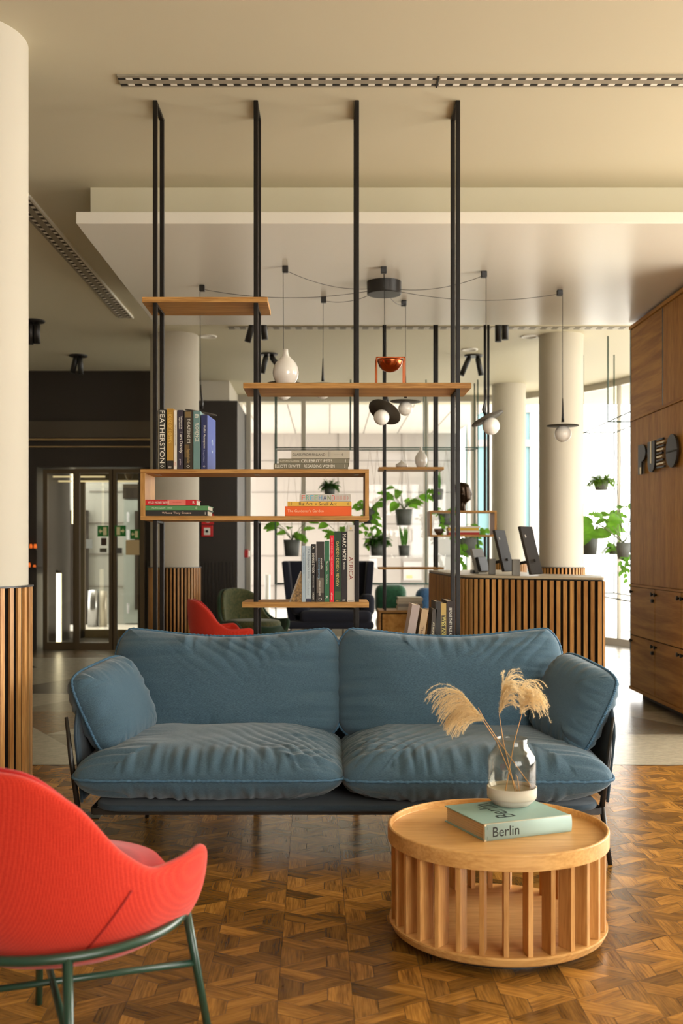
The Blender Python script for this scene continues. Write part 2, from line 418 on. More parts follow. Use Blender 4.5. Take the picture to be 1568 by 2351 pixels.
mb, uv = tri_floor('stone', 6.75, 17.5, XL, XR, 1.26, (-2.09, 7.85), .5236, .0012, mm, .01, cols=True)
obj('stone_tile', mb, mm, fl, rnd=True)
mb = MB().box(XL, XR, 6.745, 17.6, -.012, -.001); obj('tile_joint', mb, mat('tile_joint', S(70, 64, 54), .8), fl)

# ceiling: flat slab, with the dropped two-step soffit hanging from it
struct('ceiling', MB().box(XL, XR, YB, 17.6, CE, CE+.12), 'ceil', 'matt cream main ceiling')
SX0, SX1 = -1.62, 5.9
mb = MB().box(SX0+.05, SX1, 7.0, 9.86, 3.52, CE+.01); struct('ceiling_upper_step', mb, 'ceil', 'recessed upper band of the dropped ceiling')
mb = MB().box(SX0, SX1, 6.8, 9.9, 3.453, 3.53); struct('ceiling_dropped_panel', mb, 'soffit', 'satin dropped ceiling panel in the middle of the room', bevel=.006)

# walls
struct('wall_left', MB().box(XL-.12, XL, YB, 17.6, 0, CE), 'plaster')
mb = MB()
mb = MB().box(XL, 1.3, YB-.12, YB, 0, CE).box(5.7, XR, YB-.12, YB, 0, CE).box(1.3, 5.7, YB-.12, YB, 0, .4).box(1.3, 5.7, YB-.12, YB, 3.5, CE)
struct('wall_rear', mb, 'plaster')
w3 = struct('window_3', MB().box(1.3, 5.7, YB-.07, YB-.05, .4, 3.5), 'pane', 'wide window in the rear wall')
fr = MB()
for x in (1.3, 2.75, 4.2, 5.65): fr.box(x, x+.05, YB-.1, YB-.02, .4, 3.5)
obj('window_frame', fr, 'bronze', w3)
struct('wall_right', MB().box(XR, XR+.12, YB-.12, 3.2, 0, CE), 'plaster')
w4 = struct('window_2', MB().box(XR-.02, XR, 3.2, 9.4, .15, 3.55), 'pane', 'long side window wall on the right')
fr = MB()
for y in [3.2+i*1.24 for i in range(6)]: fr.box(XR-.06, XR+.02, y, y+.05, .0, CE)
fr.box(XR-.06, XR+.02, 3.2, 9.4, 0, .15).box(XR-.06, XR+.02, 3.2, 9.4, 3.55, CE)
obj('window_frame', fr, 'bronze', w4)

# curved glazed street front
crv = [(-2.2, 16.6), (2.35, 16.6), (3.1, 16.2), (3.75, 15.6), (4.25, 14.5), (4.7, 13.0), (5.1, 11.3), (5.95, 9.4)]
def curvept(t):
    n = len(crv)-1; i = min(int(t*n), n-1); f = t*n-i
    p = [Vector(crv[max(0, min(n, i+k))]) for k in (-1, 0, 1, 2)]
    if i == 0: return p[1].lerp(p[2], f)
    return .5*((2*p[1])+(-p[0]+p[2])*f+(2*p[0]-5*p[1]+4*p[2]-p[3])*f*f+(-p[0]+3*p[1]-3*p[2]+p[3])*f**3)
cpts = [curvept(i/56) for i in range(57)]
ZH = 3.66
def ribbon(pts, z0, z1, th):
    mb = MB(); n = len(pts); rows = []
    off = []
    for i, p in enumerate(pts):
        t = (pts[min(i+1, n-1)]-pts[max(i-1, 0)]).normalized(); off.append(Vector((-t.y, t.x)))
    a = [Vector((p.x, p.y, 0)) for p in pts]; o_ = [Vector((q.x, q.y, 0))*th for q in off]
    Z0 = Vector((0, 0, z0)); Z1 = Vector((0, 0, z1))
    rows = [[p+Z0 for p in a], [p+Z1 for p in a], [p+q+Z1 for p, q in zip(a, o_)], [p+q+Z0 for p, q in zip(a, o_)], [p+Z0 for p in a]]
    mb.grid(rows, smooth=False); return mb
wf = struct('window_1', ribbon(cpts, .1, ZH, .012), 'pane', 'curved floor to ceiling glazing of the street front')
mb = ribbon([p-Vector((0, .02)) for p in cpts], ZH, ZH+.12, .08); mb2 = ribbon([p-Vector((0, .02)) for p in cpts], 0, .1, .08)
mb.add(mb2.v, mb2.f)
for px in (571, 697, 977, 1087): X = PX(px, 16.6); mb.box(X-.035, X+.035, 16.52, 16.66, .1, ZH)
for t in (.52, .66, .80):
    p = curvept(t); mb.box(p.x-.02, p.x+.02, p.y-.04, p.y+.04, .1, ZH)
obj('window_frame', mb, 'alu', wf)

# dark portal block beside the entrance and pale bulkhead over it
BX0, BX1 = -2.7, PX(545, 15.06)
struct('wall_portal', MB().box(BX0, BX1, 15.06, 17.5, 0, 3.46), 'dark', 'dark panelled block between entrance and windows')
struct('wall_portal_bulkhead', MB().box(BX0, BX1-.12, 15.1, 17.5, 3.46, CE), 'plaster')
lam = MB()
for i in range(26): x = BX0+.02+i*(BX1-BX0-.06)/26; lam.box(x, x+.03, 15.03, 15.06, 0, 1.18)
o = struct('wall_portal_slats', lam, 'dark', 'dark vertical slats at the foot of the portal block')

# entrance wall
EY = 14.25
E0, E1 = PX(84, EY), PX(347, EY)
ZT = PZ(1072, EY)
mb = MB().box(XL, E0, EY, EY+.3, 0, CE).box(E0, -2.3, EY, EY+.3, ZT, CE).box(-2.3, -2.05, EY, EY+.3, 0, CE)
we = struct('wall_entrance', mb, 'dark', 'dark brown entrance wall')
mb = MB().box(E0-.45, E1, EY-.06, EY, PZ(1006, EY), PZ(968, EY)); struct('trim_1', mb, mat('header_band', S(72, 62, 48), .5), 'lighter band across the entrance wall')
mb = MB().box(E0-.45, E1, EY-.09, EY, PZ(1012, EY), PZ(1008.5, EY)); struct('trim_2', mb, 'brass', 'thin bright strip over the entrance')
mb = MB().box(E0-.1, E1, EY-.08, EY, PZ(1028, EY), PZ(1025.5, EY)); struct('trim_3', mb, 'brass', 'thin lower bright strip over the entrance')
def doorframe(x0, x1, z1, y, t, m='bronze'):
    m_ = MB().box(x0, x0+t, y, y+.06, 0, z1).box(x1-t, x1, y, y+.06, 0, z1).box(x0+t, x1-t, y, y+.06, z1-t, z1).box(x0+t, x1-t, y, y+.06, 0, t*1.6)
    return m_
xs = [PX(p, EY) for p in (85, 174, 256, 326)]
for i, (a, c) in enumerate(((92, 172), (170, 258), (256, 330))):
    x0, x1 = PX(a, EY), PX(c, EY); yy = EY+.05+(.09 if i == 0 else 0)
    g = struct('door_%d' % (i+1), MB().box(x0+.05, x1-.05, yy+.02, yy+.035, .08, ZT-.06), 'paneb', ['left glass leaf of the sliding entrance', 'middle glass leaf of the sliding entrance', 'right glass leaf of the sliding entrance'][i])
    obj('door_frame', doorframe(x0, x1, ZT-.02, yy, .06), 'bronze', g)
# vestibule behind the doors and its outer glass
VB = 16.3
g = struct('door_4', MB().box(E0, E1+.1, VB, VB+.015, .06, ZT), 'paneb', 'outer glass screen of the entrance lobby')
fm = MB()
for p in (96, 134, 190, 262, 322): x = PX(p, VB); fm.box(x-.035, x+.035, VB-.02, VB+.05, 0, ZT)
fm.box(E0, E1+.1, VB-.02, VB+.05, 0, .12).box(E0, E1+.1, VB-.02, VB+.05, ZT-.05, ZT+.9)
obj('door_frame', fm, mat('olive_frame', S(120, 104, 66), .4, .4), g)
struct('wall_lobby', MB().box(E0-.25, E0-.05, EY+.3, VB, 0, CE), 'dark')
struct('trim_4', MB().box(E0-.2, E1+.2, EY+.3, VB, ZT+.05, ZT+.12), 'dark', 'dark lobby soffit behind the doors')

# ---------------- columns
def column(label, cx, cy, R, ztop, zs, nsl, rs=None, y0=0):
    t = thing('column', label, 'column', (cx, cy, 0))
    obj('shaft', MB().lathe([(R, 0), (R, ztop)], (cx, cy, 0), 96), 'plaster', t)
    rs = rs or R+.02
    obj('slat_backing', MB().lathe([(rs-.007, 0), (rs-.007, zs-.006)], (cx, cy, 0), 96), 'slatback', t)
    mb = MB()
    wid = 2*pi*rs/nsl*.44
    for k in range(nsl):
        a = 2*pi*k/nsl; mx = Matrix.Translation((cx, cy, 0)) @ Matrix.Rotation(a, 4, 'Z')
        mb.box(rs-.009, rs+.006, -wid/2, wid/2, 0, zs-.004, mx)
    obj('slat_cladding', mb, 'slatoak', t, rnd=True)
    obj('cap_ring', MB().lathe([(R, zs-.004), (rs+.012, zs-.004), (rs+.012, zs+.004), (R, zs+.004)], (cx, cy, 0), 96, smooth=False), 'black', t)
    return t
column('thick white pillar with an oak slat base at the left edge, nearest of all', PX(-91, 4.95), 4.97, .30, CE, 1.20, 38, .312)
column('round white column with slatted oak base behind the tall standing books', PX(401, 11.9), 11.9, .27, CE, 1.16, 44, .285)
column('round white column behind the reception monitors, the nearer right one', PX(1288, 11.9), 11.9, .244, CE, 1.16, 40, .262)
column('round white column farther back, left of the nearer right column', PX(1168, 15.5), 15.5, .244, CE, 1.16, 40, .262)

# ---------------- ceiling vents
def vent(name_label, x0, x1, y0, y1, along, pitch=.105, joint=None):
    t = thing('ceiling_vent', name_label, 'vent', ((x0+x1)/2, (y0+y1)/2, CE))
    z = CE-.004
    vm = vent_mat('vent_strip_%s_%d' % (along, int(y0)), along, pitch, .26, .78, x0 if along == 'X' else y0, y0 if along == 'X' else x0, (y1-y0) if along == 'X' else (x1-x0))
    obj('frame', MB().box(x0, x1, y0, y1, z-.006, CE), vm, t)
    if joint: obj('joint', MB().box(joint-.004, joint+.004, y0, y1, z-.009, z-.006), 'ventslot', t)
    if along == 'Y': obj('edge_strip', MB().box(x1-.002, x1+.012, y0, y1, CE-.02, CE), 'ventlite', t)
    return t
vent('long slotted air vent across the front ceiling', PX(268, 5.32), 4.4, 5.32, 5.447, 'X', .072, PX(1005, 5.38))
vent('slotted air vent running away along the left ceiling', -2.165, -2.02, 5.2, 10.93, 'Y', .1)
vent('distant slotted air vent behind the dropped ceiling', PX(525, 11.45), 4.6, 11.38, 11.5, 'X', .12)

# ================================================================== OUTSIDE
out = MB().box(-14, 16, 17.7, 60, -.14, -.03).box(6.0, 30, -10, 60, -.15, -.04)
struct('ground_street', out, 'paving', 'pale paving outside')
t = thing('building', 'pale panelled building across the street behind the plants', 'building', (PX(800, 24.4), 24.4, -.03))
bx0, bx1 = PX(520, 24.4), PX(1050, 24.4)
obj('wall', MB().box(bx0-.6, bx1, 24.4, 25.4, -.03, 6.5), 'outwall', t)
jt = MB()
for py in (1058, 1130, 1203, 1276, 1345, 1415): z = PZ(py, 24.4); jt.box(bx0-.6, bx1, 24.385, 24.4, z-.006, z+.006)
for px in (630, 776, 922, 1045): x = PX(px, 24.4); jt.box(x-.006, x+.006, 24.385, 24.4, -.03, 4)
obj('joint', jt, 'outjoint', t)
ZS = PZ(995, 24.4)
obj('canopy', MB().box(bx0-.6, bx1, 17.2, 24.4, ZS, ZS+.2), mat('canopy_panel', S(222, 216, 208), .8), t)
jt = MB()
for px in (601, 679, 757, 834, 912, 990): x = PX(px, 24.4); jt.box(x-.007, x+.007, 17.2, 24.4, ZS-.006, ZS)
obj('canopy_joint', jt, 'outjoint', t)
q = MB().box(PX(927, 24.3), PX(968, 24.3), 24.34, 24.4, PZ(1332, 24.3), PZ(1290, 24.3)); pl = obj('wall_cabinet', q, mat('pale_grey_box', S(205, 198, 194), .7), t)
obj('sticker', MB().box(PX(933, 24.3), PX(947, 24.3), 24.335, 24.34, PZ(1328, 24.3), PZ(1321, 24.3)), mat('orange_sticker', S(236, 196, 140), .7), t)
t = thing('building', 'glass fronted building in teal seen between the columns', 'building', (PX(1160, 23), 23, -.03))
obj('facade', MB().box(PX(1076, 23), PX(1222, 23), 23, 23.6, -.03, 4.6), 'teal', t)
jt = MB()
for px in (1078, 1092, 1128, 1166, 1200, 1221): x = PX(px, 23); jt.box(x-.05, x+.05, 22.94, 23, -.03, 4.6)
for py in (1018, 940): z = PZ(py, 23); jt.box(PX(1076, 23), PX(1222, 23), 22.92, 23, z-.07, z+.07)
obj('facade_frame', jt, 'outwall', t)
# entrance side exterior
t = thing('building', 'grey tiled building outside the entrance doors', 'building', (PX(230, 19.5), 19.5, -.03))
obj('wall', MB().box(PX(80, 19.5)-1, PX(345, 19.5)+.3, 19.5, 20, -.03, 4.2), 'outgrey', t)
jt = MB()
for py in (1128, 1200, 1272, 1346): z = PZ(py, 19.5); jt.box(PX(205, 19.5), PX(285, 19.5), 19.48, 19.5, z-.006, z+.006)
obj('joint', jt, 'outjoint', t)
obj('dark_opening', MB().box(PX(120, 19.5), PX(204, 19.5), 19.42, 19.5, -.03, PZ(1172, 19.5)).box(PX(284, 19.5), PX(326, 19.5), 19.42, 19.5, PZ(1145, 19.5), PZ(1112, 19.5)), 'dark', t)
d_ = obj('door', MB().box(PX(284, 19.4), PX(330, 19.4), 19.4, 19.5, .0, PZ(1148, 19.4)), mat('grey_blue_door', S(158, 168, 164), .5), t)
obj('door_window', MB().box(PX(309, 19.38), PX(323, 19.38), 19.385, 19.4, PZ(1400, 19.38), PZ(1173, 19.38)), 'dark', d_)
for z in (1187, 1228, 1396): obj('hinge', MB().lathe([(.02, -.09), (.02, .09)], P(294, z, 19.36), 10), 'steel', d_)
o = obj('litter_bin', MB().lathe([(0, -.03), (.1, -.03), (.1, .62), (0, .64)], (PX(214, 18.9), 18.9, 0), 24), 'steel'); tag(o, 'shiny steel bin outside the entrance, the left one of two', 'bin')
o = obj('litter_bin', MB().lathe([(0, -.03), (.07, -.03), (.07, .6), (0, .61)], (PX(237, 18.9), 18.9, 0), 24), 'alu'); tag(o, 'slimmer dull metal bin outside the entrance, the right one of two', 'bin')

# ================================================================== CABINET WALL (right)
cx = 2.80; cy0, cy1 = 7.72, 9.87; cz1 = 3.40
t = thing('wall_cabinet', 'tall oak veneer cabinet wall with door fronts and metal letters', 'cabinet', (cx+.3, 8.8, 0))
CXB = cx+.62
obj('body', MB().box(cx+.012, CXB, cy0, cy1-.005, .10, cz1), 'cabZ', t)
ed = MB().box(cx-.004, cx+.03, cy1-.03, cy1, .094, cz1+.03)
obj('edge_board', ed, 'black', t)
obj('top_rail', MB().box(cx-.012, CXB, cy0, cy1, cz1, cz1+.03), 'cabY', t)
obj('bottom_rail', MB().box(cx-.012, CXB, cy0, cy1, .07, .10), 'cabY', t)
obj('rail', MB().box(cx-.012, cx+.012, cy0, cy1-.03, 2.545, 2.57), 'cabY', t)
obj('rail', MB().box(cx-.012, cx+.012, cy0, cy1-.03, 1.025, 1.045), 'cabY', t)
obj('plinth', MB().box(cx+.09, CXB, cy0, cy1-.07, 0, .07), mat('plinth_grey', S(108, 100, 86), .6), t)
dv = [cy1-.03, 8.90, cy0]
for i in range(2):
    a, c = dv[i+1], dv[i]
    obj('upper_panel', MB().box(cx-.002, cx+.012, a+.03, c-.004, 2.575, cz1-.01), 'cabY' if i % 2 == 0 else 'cabZ', t)
    obj('divider', MB().box(cx-.001, cx+.012, a-.004, a+.028, 2.575, cz1-.01), 'black', t)
obj('sign_panel', MB().box(cx-.002, cx+.012, cy0, cy1-.034, 1.05, 2.54), 'cabZ', t)
obj('door_gap', MB().box(cx+.006, cx+.013, cy0, cy1-.034, .1, 1.025), 'slatback', t)
dd = [cy1-.034, 9.11, 8.43, cy0]
for i in range(3):
    for z0, z1 in ((.105, .570), (.580, 1.02)):
        d = obj('door', MB().box(cx-.006, cx+.012, dd[i+1]+.006, dd[i]-.006, z0, z1), 'cabY', t)
        mxr = Matrix.Rotation(-pi/2, 4, 'Y')
        for yy in ((dd[i]-.045,) if i == 0 else (dd[i]-.04, dd[i]-.04)):
            pass
        obj('knob', MB().lathe([(0, 0), (.009, 0), (.009, .014), (.017, .016), (.017, .024), (0, .025)], (cx-.006, dd[i]-.045, z1-.045), 20, mxr), 'black', d)
        obj('knob', MB().lathe([(0, 0), (.009, 0), (.009, .014), (.017, .016), (.017, .024), (0, .025)], (cx-.006, dd[i+1]+.045, z1-.045), 20, mxr), 'black', d)
        if i % 2 == 0: obj('key_lock', MB().lathe([(0, 0), (.016, 0), (.016, .02), (0, .02)], (cx-.006, dd[i+1]+.045, z1-.10), 20, mxr), 'black', d)
# letters P U R O as stand-off plates
sg = thing('wall_sign', 'four dark metal letters mounted on the oak cabinet wall', 'sign', (cx-.03, 8.95, 2.03))
LD = mat('letter_dark', S(48, 44, 40), .45, .0, spec=.2); LL = mat('letter_light', S(196, 176, 132), .4, .5)
z0l, z1l = 2.03, 2.29
def yz(poly, th0=.022, th1=.04):
    mb = MB(); n = len(poly); vs = [(cx-th1, y, z) for y, z in poly]+[(cx-th0, y, z) for y, z in poly]
    mb.add(vs, [tuple(range(n)), tuple(range(n, 2*n))[::-1]]+[(i, n+i, n+(i+1) % n, (i+1) % n) for i in range(n)]); return mb
def arc(cy, cz, ry, rz, a0, a1, n=20): return [(cy+ry*math.cos(a0+(a1-a0)*i/n), cz+rz*math.sin(a0+(a1-a0)*i/n)) for i in range(n+1)]
# y decreases to the right in the picture
yP, yU, yR, yO = (9.49, 9.27), (9.21, 9.01), (8.96, 8.76), (8.71, 8.43)
obj('letter', yz([(yP[0], z0l), (yP[0], z1l)]+[(yP[0]-.08, z1l)]+arc(yP[0]-.10, z1l-.075, -.12, .075, pi/2, -pi/2, 14)+[(yP[0]-.10, z0l)]), LD, sg)
obj('letter', yz([(yP[0]-.06, z0l), (yP[0]-.06, z0l+.06), (yP[0]-.10, z0l+.06), (yP[0]-.10, z0l)], .040, .043), LL, sg)
obj('letter', yz([(yU[0], z1l), (yU[1], z1l), (yU[1], z0l+.08)]+arc((yU[0]+yU[1])/2, z0l+.08, -.10, .085, 0, -pi, 16)), LD, sg)
obj('letter', yz([(9.125, z1l), (9.095, z1l), (9.095, z0l+.07), (9.125, z0l+.07)], .040, .043), LL, sg)
for i in range(9):
    zz = z0l+.015+i*.029; k = 1 if i > 3 else .8
    wd = (.20, .19, .17, .15, .15, .18, .20, .20, .17)[i]
    obj('letter', yz([(yR[0], zz), (yR[0], zz+.014), (yR[0]-wd, zz+.014), (yR[0]-wd, zz)]), LL if i % 2 else LD, sg)
obj('letter', yz(arc((yO[0]+yO[1])/2, (z0l+z1l)/2, .14, .135, 0, 2*pi-.2, 30)), LD, sg)
obj('letter', yz([(8.70, 2.15), (8.44, 2.15), (8.44, 2.163), (8.70, 2.163)], .040, .043), 'ventslot', sg)

# ================================================================== RECEPTION DESK
t = thing('reception_desk', 'reception desk clad in vertical oak slats with pale top', 'reception desk', (1.6, 9.2, 0))
A_, B_, C_, D_ = Vector((1.03, 10.9)), Vector((1.12, 8.80)), Vector((2.10, 8.13)), Vector((2.24, 8.80))
E_, F_ = Vector((1.85, 9.3)), Vector((1.75, 10.9))
def rounded(P0, P1, P2, r, n=8):
    a = (P0-P1).normalized(); b = (P2-P1).normalized(); s_, e_ = P1+a*r, P1+b*r
    return [s_*(1-k)**2+P1*2*k*(1-k)+e_*k*k for k in [i/n for i in range(n+1)]]
front = [A_]+rounded(A_, B_, C_, .22)+rounded(B_, C_, D_, .03, 3)+[D_]
poly = front+[E_, F_]
ZD = 1.15
obj('body', MB().prism([(p.x, p.y) for p in poly], 0, ZD-.02), 'slatback', t)
cen = Vector((1.6, 9.4))
tp = [p+(p-cen).normalized()*.012 for p in poly]
obj('countertop', MB().prism([(p.x, p.y) for p in tp], ZD-.018, ZD), 'counter', t)
obj('top_edge', MB().prism([(p.x+ (p.x-cen.x)*.004, p.y+(p.y-cen.y)*.004) for p in poly], ZD-.028, ZD-.018), 'black', t)
mb = MB(); L = [0]
for i in range(1, len(front)): L.append(L[-1]+(front[i]-front[i-1]).length)
def along(s):
    for i in range(1, len(L)):
        if s <= L[i]: k = (s-L[i-1])/(L[i]-L[i-1]); return front[i-1].lerp(front[i], k), (front[i]-front[i-1]).normalized()
    return front[-1], (front[-1]-front[-2]).normalized()
pit = .0555; n = int(L[-1]/pit)
for i in range(n):
    p, d = along(L[-1]-(i+.5)*pit)
    mx = Matrix(((d.x, -d.y, 0, p.x), (d.y, d.x, 0, p.y), (0, 0, 1, 0), (0, 0, 0, 1)))
    mb.box(-.0135, .0135, -.014, .004, 0, ZD-.03, mx)
obj('slat_cladding', mb, 'slatoak', t, rnd=True)
# ================================================================== SHELVING UNITS
X1, Y1, Z1 = Vector((1, 0, 0)), Vector((0, 1, 0)), Vector((0, 0, 1))
YS0, YS1 = 5.615, 5.94
def rack(t, xs, yf, yb, w, crossz, breaks):
    for x, bk_ in zip(xs, breaks):
        mb = MB()
        for y in (yf, yb):
            for z0_, z1_ in bk_: mb.box(x-w/2, x+w/2, y-w/2, y+w/2, z0_, z1_)
            # rolled highlight groove between the two halves of the bar
        mb.box(x-w/2, x+w/2, yf, yb, CE-.02, CE-.001)
        for z in crossz: mb.box(x-w/2+.001, x+w/2-.001, yf, yb, z-w, z)
        obj('post', mb, 'post', t, bevel=.003)
shelf = thing('shelving_unit', 'open room divider of dark steel posts with oak shelves behind the blue sofa', 'shelf', (0, 5.75, 0))
xp = [PX(p, 5.64) for p in (356.4, 587.6, 819.2, 1051)]
bx_ = [(0, PZ(1194.5, YS0)), (PZ(1077, YS0), CE)]
rack(shelf, xp, 5.64, 5.87, .0235, [], [bx_, bx_, bx_, [(0, CE)]])
def cut_shelf(name, px0, px1, py0, py1, parent, yf=YS0, yb=YS1):
    return obj(name, MB().box(PX(px0, yf), PX(px1, yf), yf, yb, PZ(py1, yf), PZ(py0, yf)), 'oak', parent, bevel=.0015)
cut_shelf('shelf', 325.8, 614.2, 681.7, 693.8, shelf)
cut_shelf('shelf', 558.2, 1082.3, 878.5, 891, shelf)
cut_shelf('shelf', 555.8, 847, 1382.4, 1395, shelf)
cut_shelf('shelf', 900, 1082, 1540, 1552, shelf)
cut_shelf('box_top', 322.2, 847.2, 1077, 1086.5, shelf)
cut_shelf('box_bottom', 322.2, 847.4, 1184.6, 1194.5, shelf)
z0, z1 = PZ(1184.6, YS0), PZ(1086.5, YS0)
for a, c in ((322.4, 332.6), (838.4, 847)):
    obj('box_side', MB().box(PX(a, YS0), PX(c, YS0), YS0+.0005, YS1-.0005, z0, z1), 'oakZ', shelf)
for z, ids in ((PZ(693.8, YS0), (0, 1)), (PZ(891, YS0), (1, 2, 3)), (PZ(1194.5, YS0), (0, 1, 2)), (PZ(1395, YS0), (1, 2)), (PZ(1552, YS0), (3,))):
    for i in ids: obj('bracket', MB().box(xp[i]-.01, xp[i]+.01, 5.64, 5.87, z-.012, z-.0005), 'post', shelf)
for i in (0, 1, 2):
    obj('fixing_plate', MB().box(xp[i]-.012, xp[i]+.012, 5.70, 5.78, z1-.002, z1), 'alu', shelf)

# second unit, farther back
rk = thing('shelving_unit', 'farther oak and steel shelving unit behind the reception desk', 'shelf', (1.1, 11.1, 0))
YR = 11.0
xr = [PX(p, YR) for p in (884, 1003, 1121)]
zlo_ = PZ(1402, YR-.03)-.01; br_ = [(0, PZ(1232, YR-.03)), (PZ(1172.5, YR-.03), CE)]
rack(rk, xr, YR, YR+.24, .025, [], [[(zlo_, CE)], [(zlo_, br_[0][1]), br_[1]], br_])
YA, YC = YR-.03, YR+.30
cut_shelf('shelf', 870.5, 1019.5, 1072, 1078, rk, YA, YC)
cut_shelf('shelf', 870.5, 1019.5, 1302.6, 1307.4, rk, YA, YC)
cut_shelf('box_top', 987, 1140.5, 1172.5, 1176.5, rk, YA, YC)
cut_shelf('box_bottom', 987, 1140.5, 1227.8, 1232, rk, YA, YC)
for a, c in ((987, 992), (1135.5, 1140.5)):
    obj('box_side', MB().box(PX(a, YA), PX(c, YA), YA+.0005, YC-.0005, PZ(1227.8, YA), PZ(1176.5, YA)), 'oakZ', rk)
zc = PZ(1402, YA)
lc = obj('low_cabinet', MB().box(PX(869.5, YA), PX(1019, YA), YA, YA+.42, 0.06, zc), 'oak', rk)
obj('cabinet_recess', MB().box(PX(875, YA), PX(1014, YA), YA-.004, YA+.01, .09, zc-.022), 'slatback', lc)
obj('cabinet_front', MB().box(PX(878, YA), PX(1011, YA), YA-.006, YA+.006, .10, zc-.034), 'cabY', lc)

# ================================================================== BOOKS
nbook = [0]
def book(label, o, A, B, D, ln, th, dp, col, titles=(), bands=(), group=None, pages='pages', flush=False):
    """A runs along the spine, B across its thickness, D from the spine to the fore edge"""
    o = Vector(o)
    cor = [o+A*a+B*b+D*c for a in (0, ln) for b in (0, th) for c in (0, dp)]
    base = min(cor, key=lambda p: p.z)
    t = thing('book', label, 'book', (sum(p.x for p in cor)/8, sum(p.y for p in cor)/8, base.z), group=group)
    cv = cm(col) if isinstance(col, tuple) else M[col]
    mb = MB(); e = .003
    mb.basis(o, A, B, D, 0, ln, 0, th, 0, e); mb.basis(o, A, B, D, 0, ln, 0, e, e, dp); mb.basis(o, A, B, D, 0, ln, th-e, th, e, dp)
    obj('cover', mb, cv, t)
    q = .0005 if flush else .004
    obj('pages', MB().basis(o, A, B, D, q, ln-q, e, th-e, e, dp-q), pages, t)
    for (u0, u1, v0, v1, c) in bands:
        obj('spine_band', MB().basis(o, A, B, D, u0*ln, u1*ln, v0*th, v1*th, -.0005, .0002), cm(c), t)
    for tt in titles:
        s, u0, u1, v0, v1, c = tt[:6]
        text(s, cm(c), t, o+A*(u0*ln)+B*(v0*th)-D*.0008, A, B, (u1-u0)*ln, (v1-v0)*th)
    return t
YBK = 5.632
def standing(label, px0, px1, pyt, pyb, col, titles=(), bands=(), depth=.245, yaw=0, lean=0, group='books standing on top of the oak box', y=YBK, pages='pages'):
    """upright book; yaw turns it on its foot, lean tips its top to the right (radians)"""
    th = (px1-px0)*y/F; ln = (pyb-pyt)*y/F
    foot = P(px0, pyb, y)
    A = Vector((-math.sin(lean), 0, -math.cos(lean))); B = Vector((math.cos(lean), 0, -math.sin(lean))); D = Y1.copy()
    if yaw:
        R = Matrix.Rotation(yaw, 3, 'Z'); A = R @ A; B = R @ B; D = R @ D
    o = foot-A*ln
    if lean > 0: o.z += th*math.sin(lean)
    return book(label, o, A, B, D, ln, th, depth, col, titles, bands, group, pages)
def lying(label, px0, px1, pyt, pyb, col, titles=(), bands=(), depth=.26, yaw=0, group='books lying flat in the oak box', y=YBK, pages='pages'):
    th = (pyb-pyt)*y/F; ln = (px1-px0)*y/F; A, B, D = X1.copy(), Z1.copy(), Y1.copy()
    if yaw: R = Matrix.Rotation(yaw, 3, 'Z'); A = R @ A; D = R @ D
    return book(label, P(px0, pyb, y), A, B, D, ln, th, depth, col, titles, bands, group, pages)
WH = (232, 228, 214); CR = (226, 214, 180); BK = (24, 22, 20)
g1 = 'books standing on top of the oak box'; zb = 1077
standing('tall dark olive book with large white capitals down its spine, first on the left', 364, 380.5, 940, zb, (50, 46, 36), [('FEATHERSTON', .02, .90, .18, .84, WH), ('◇', .93, .975, .2, .8, WH)])
standing('mustard gold book with a black foot beside the dark olive one', 383, 398, 938, zb, (176, 132, 44), [('HOUSE OF HOPPEN', .07, .57, .25, .75, (228, 190, 96)), ('III', .95, .985, .2, .7, WH)], [(.86, 1, 0, 1, (34, 26, 20))], yaw=-.03)
standing('thin white book between the gold one and the dark purple one', 399, 406, 942, zb, (226, 218, 206), [('FASHION FOR DESIGN LONDONERS', .25, .6, .3, .7, (120, 104, 96)), ('BRILL', .88, .95, .3, .7, (190, 50, 60))])
standing('dark purple book titled I am Dandy', 407.5, 421, 941.5, zb, (44, 36, 52), [('I am Dandy', .37, .73, .25, .85, WH), ('The Return of the', .1, .32, .55, .8, WH), ('Elegant Gentleman', .12, .32, .2, .45, WH), ('gestalten', .83, .93, .3, .65, (190, 180, 190))])
standing('black and gold mottled book titled THE ALTERING EYE', 423, 442, 942.5, zb, mat('mottled_gold', S(58, 46, 26), .5, vary=.9, vscale=40) and (52, 42, 26), [('THE ALTERING EYE', .14, .56, .38, .72, WH), ('Photographs from the National Gallery', .66, .9, .25, .7, (190, 160, 100)), ('◇', .93, .975, .25, .7, WH)], [(.02, .12, .1, .8, (120, 98, 56)), (.58, .8, .05, .6, (104, 82, 44))])
standing('grey teal book titled FLORENCE', 444, 459.5, 943, zb, (104, 136, 134), [('FLORENCE', .21, .53, .3, .78, WH), ('THE ART', .36, .47, .08, .22, (180, 196, 190)), ('m', .06, .12, .25, .75, WH)])
tb = standing('dark blue book with a royal blue cover turned outward, rightmost of the row', 462, 475.5, 952, zb, (42, 50, 96), [('MoMA Masterpieces', .2, .62, .3, .75, WH), ('Painting and Sculpture', .65, .87, .3, .6, (170, 178, 206)), ('◇', .93, .97, .3, .7, WH)], yaw=-.055, depth=.27)
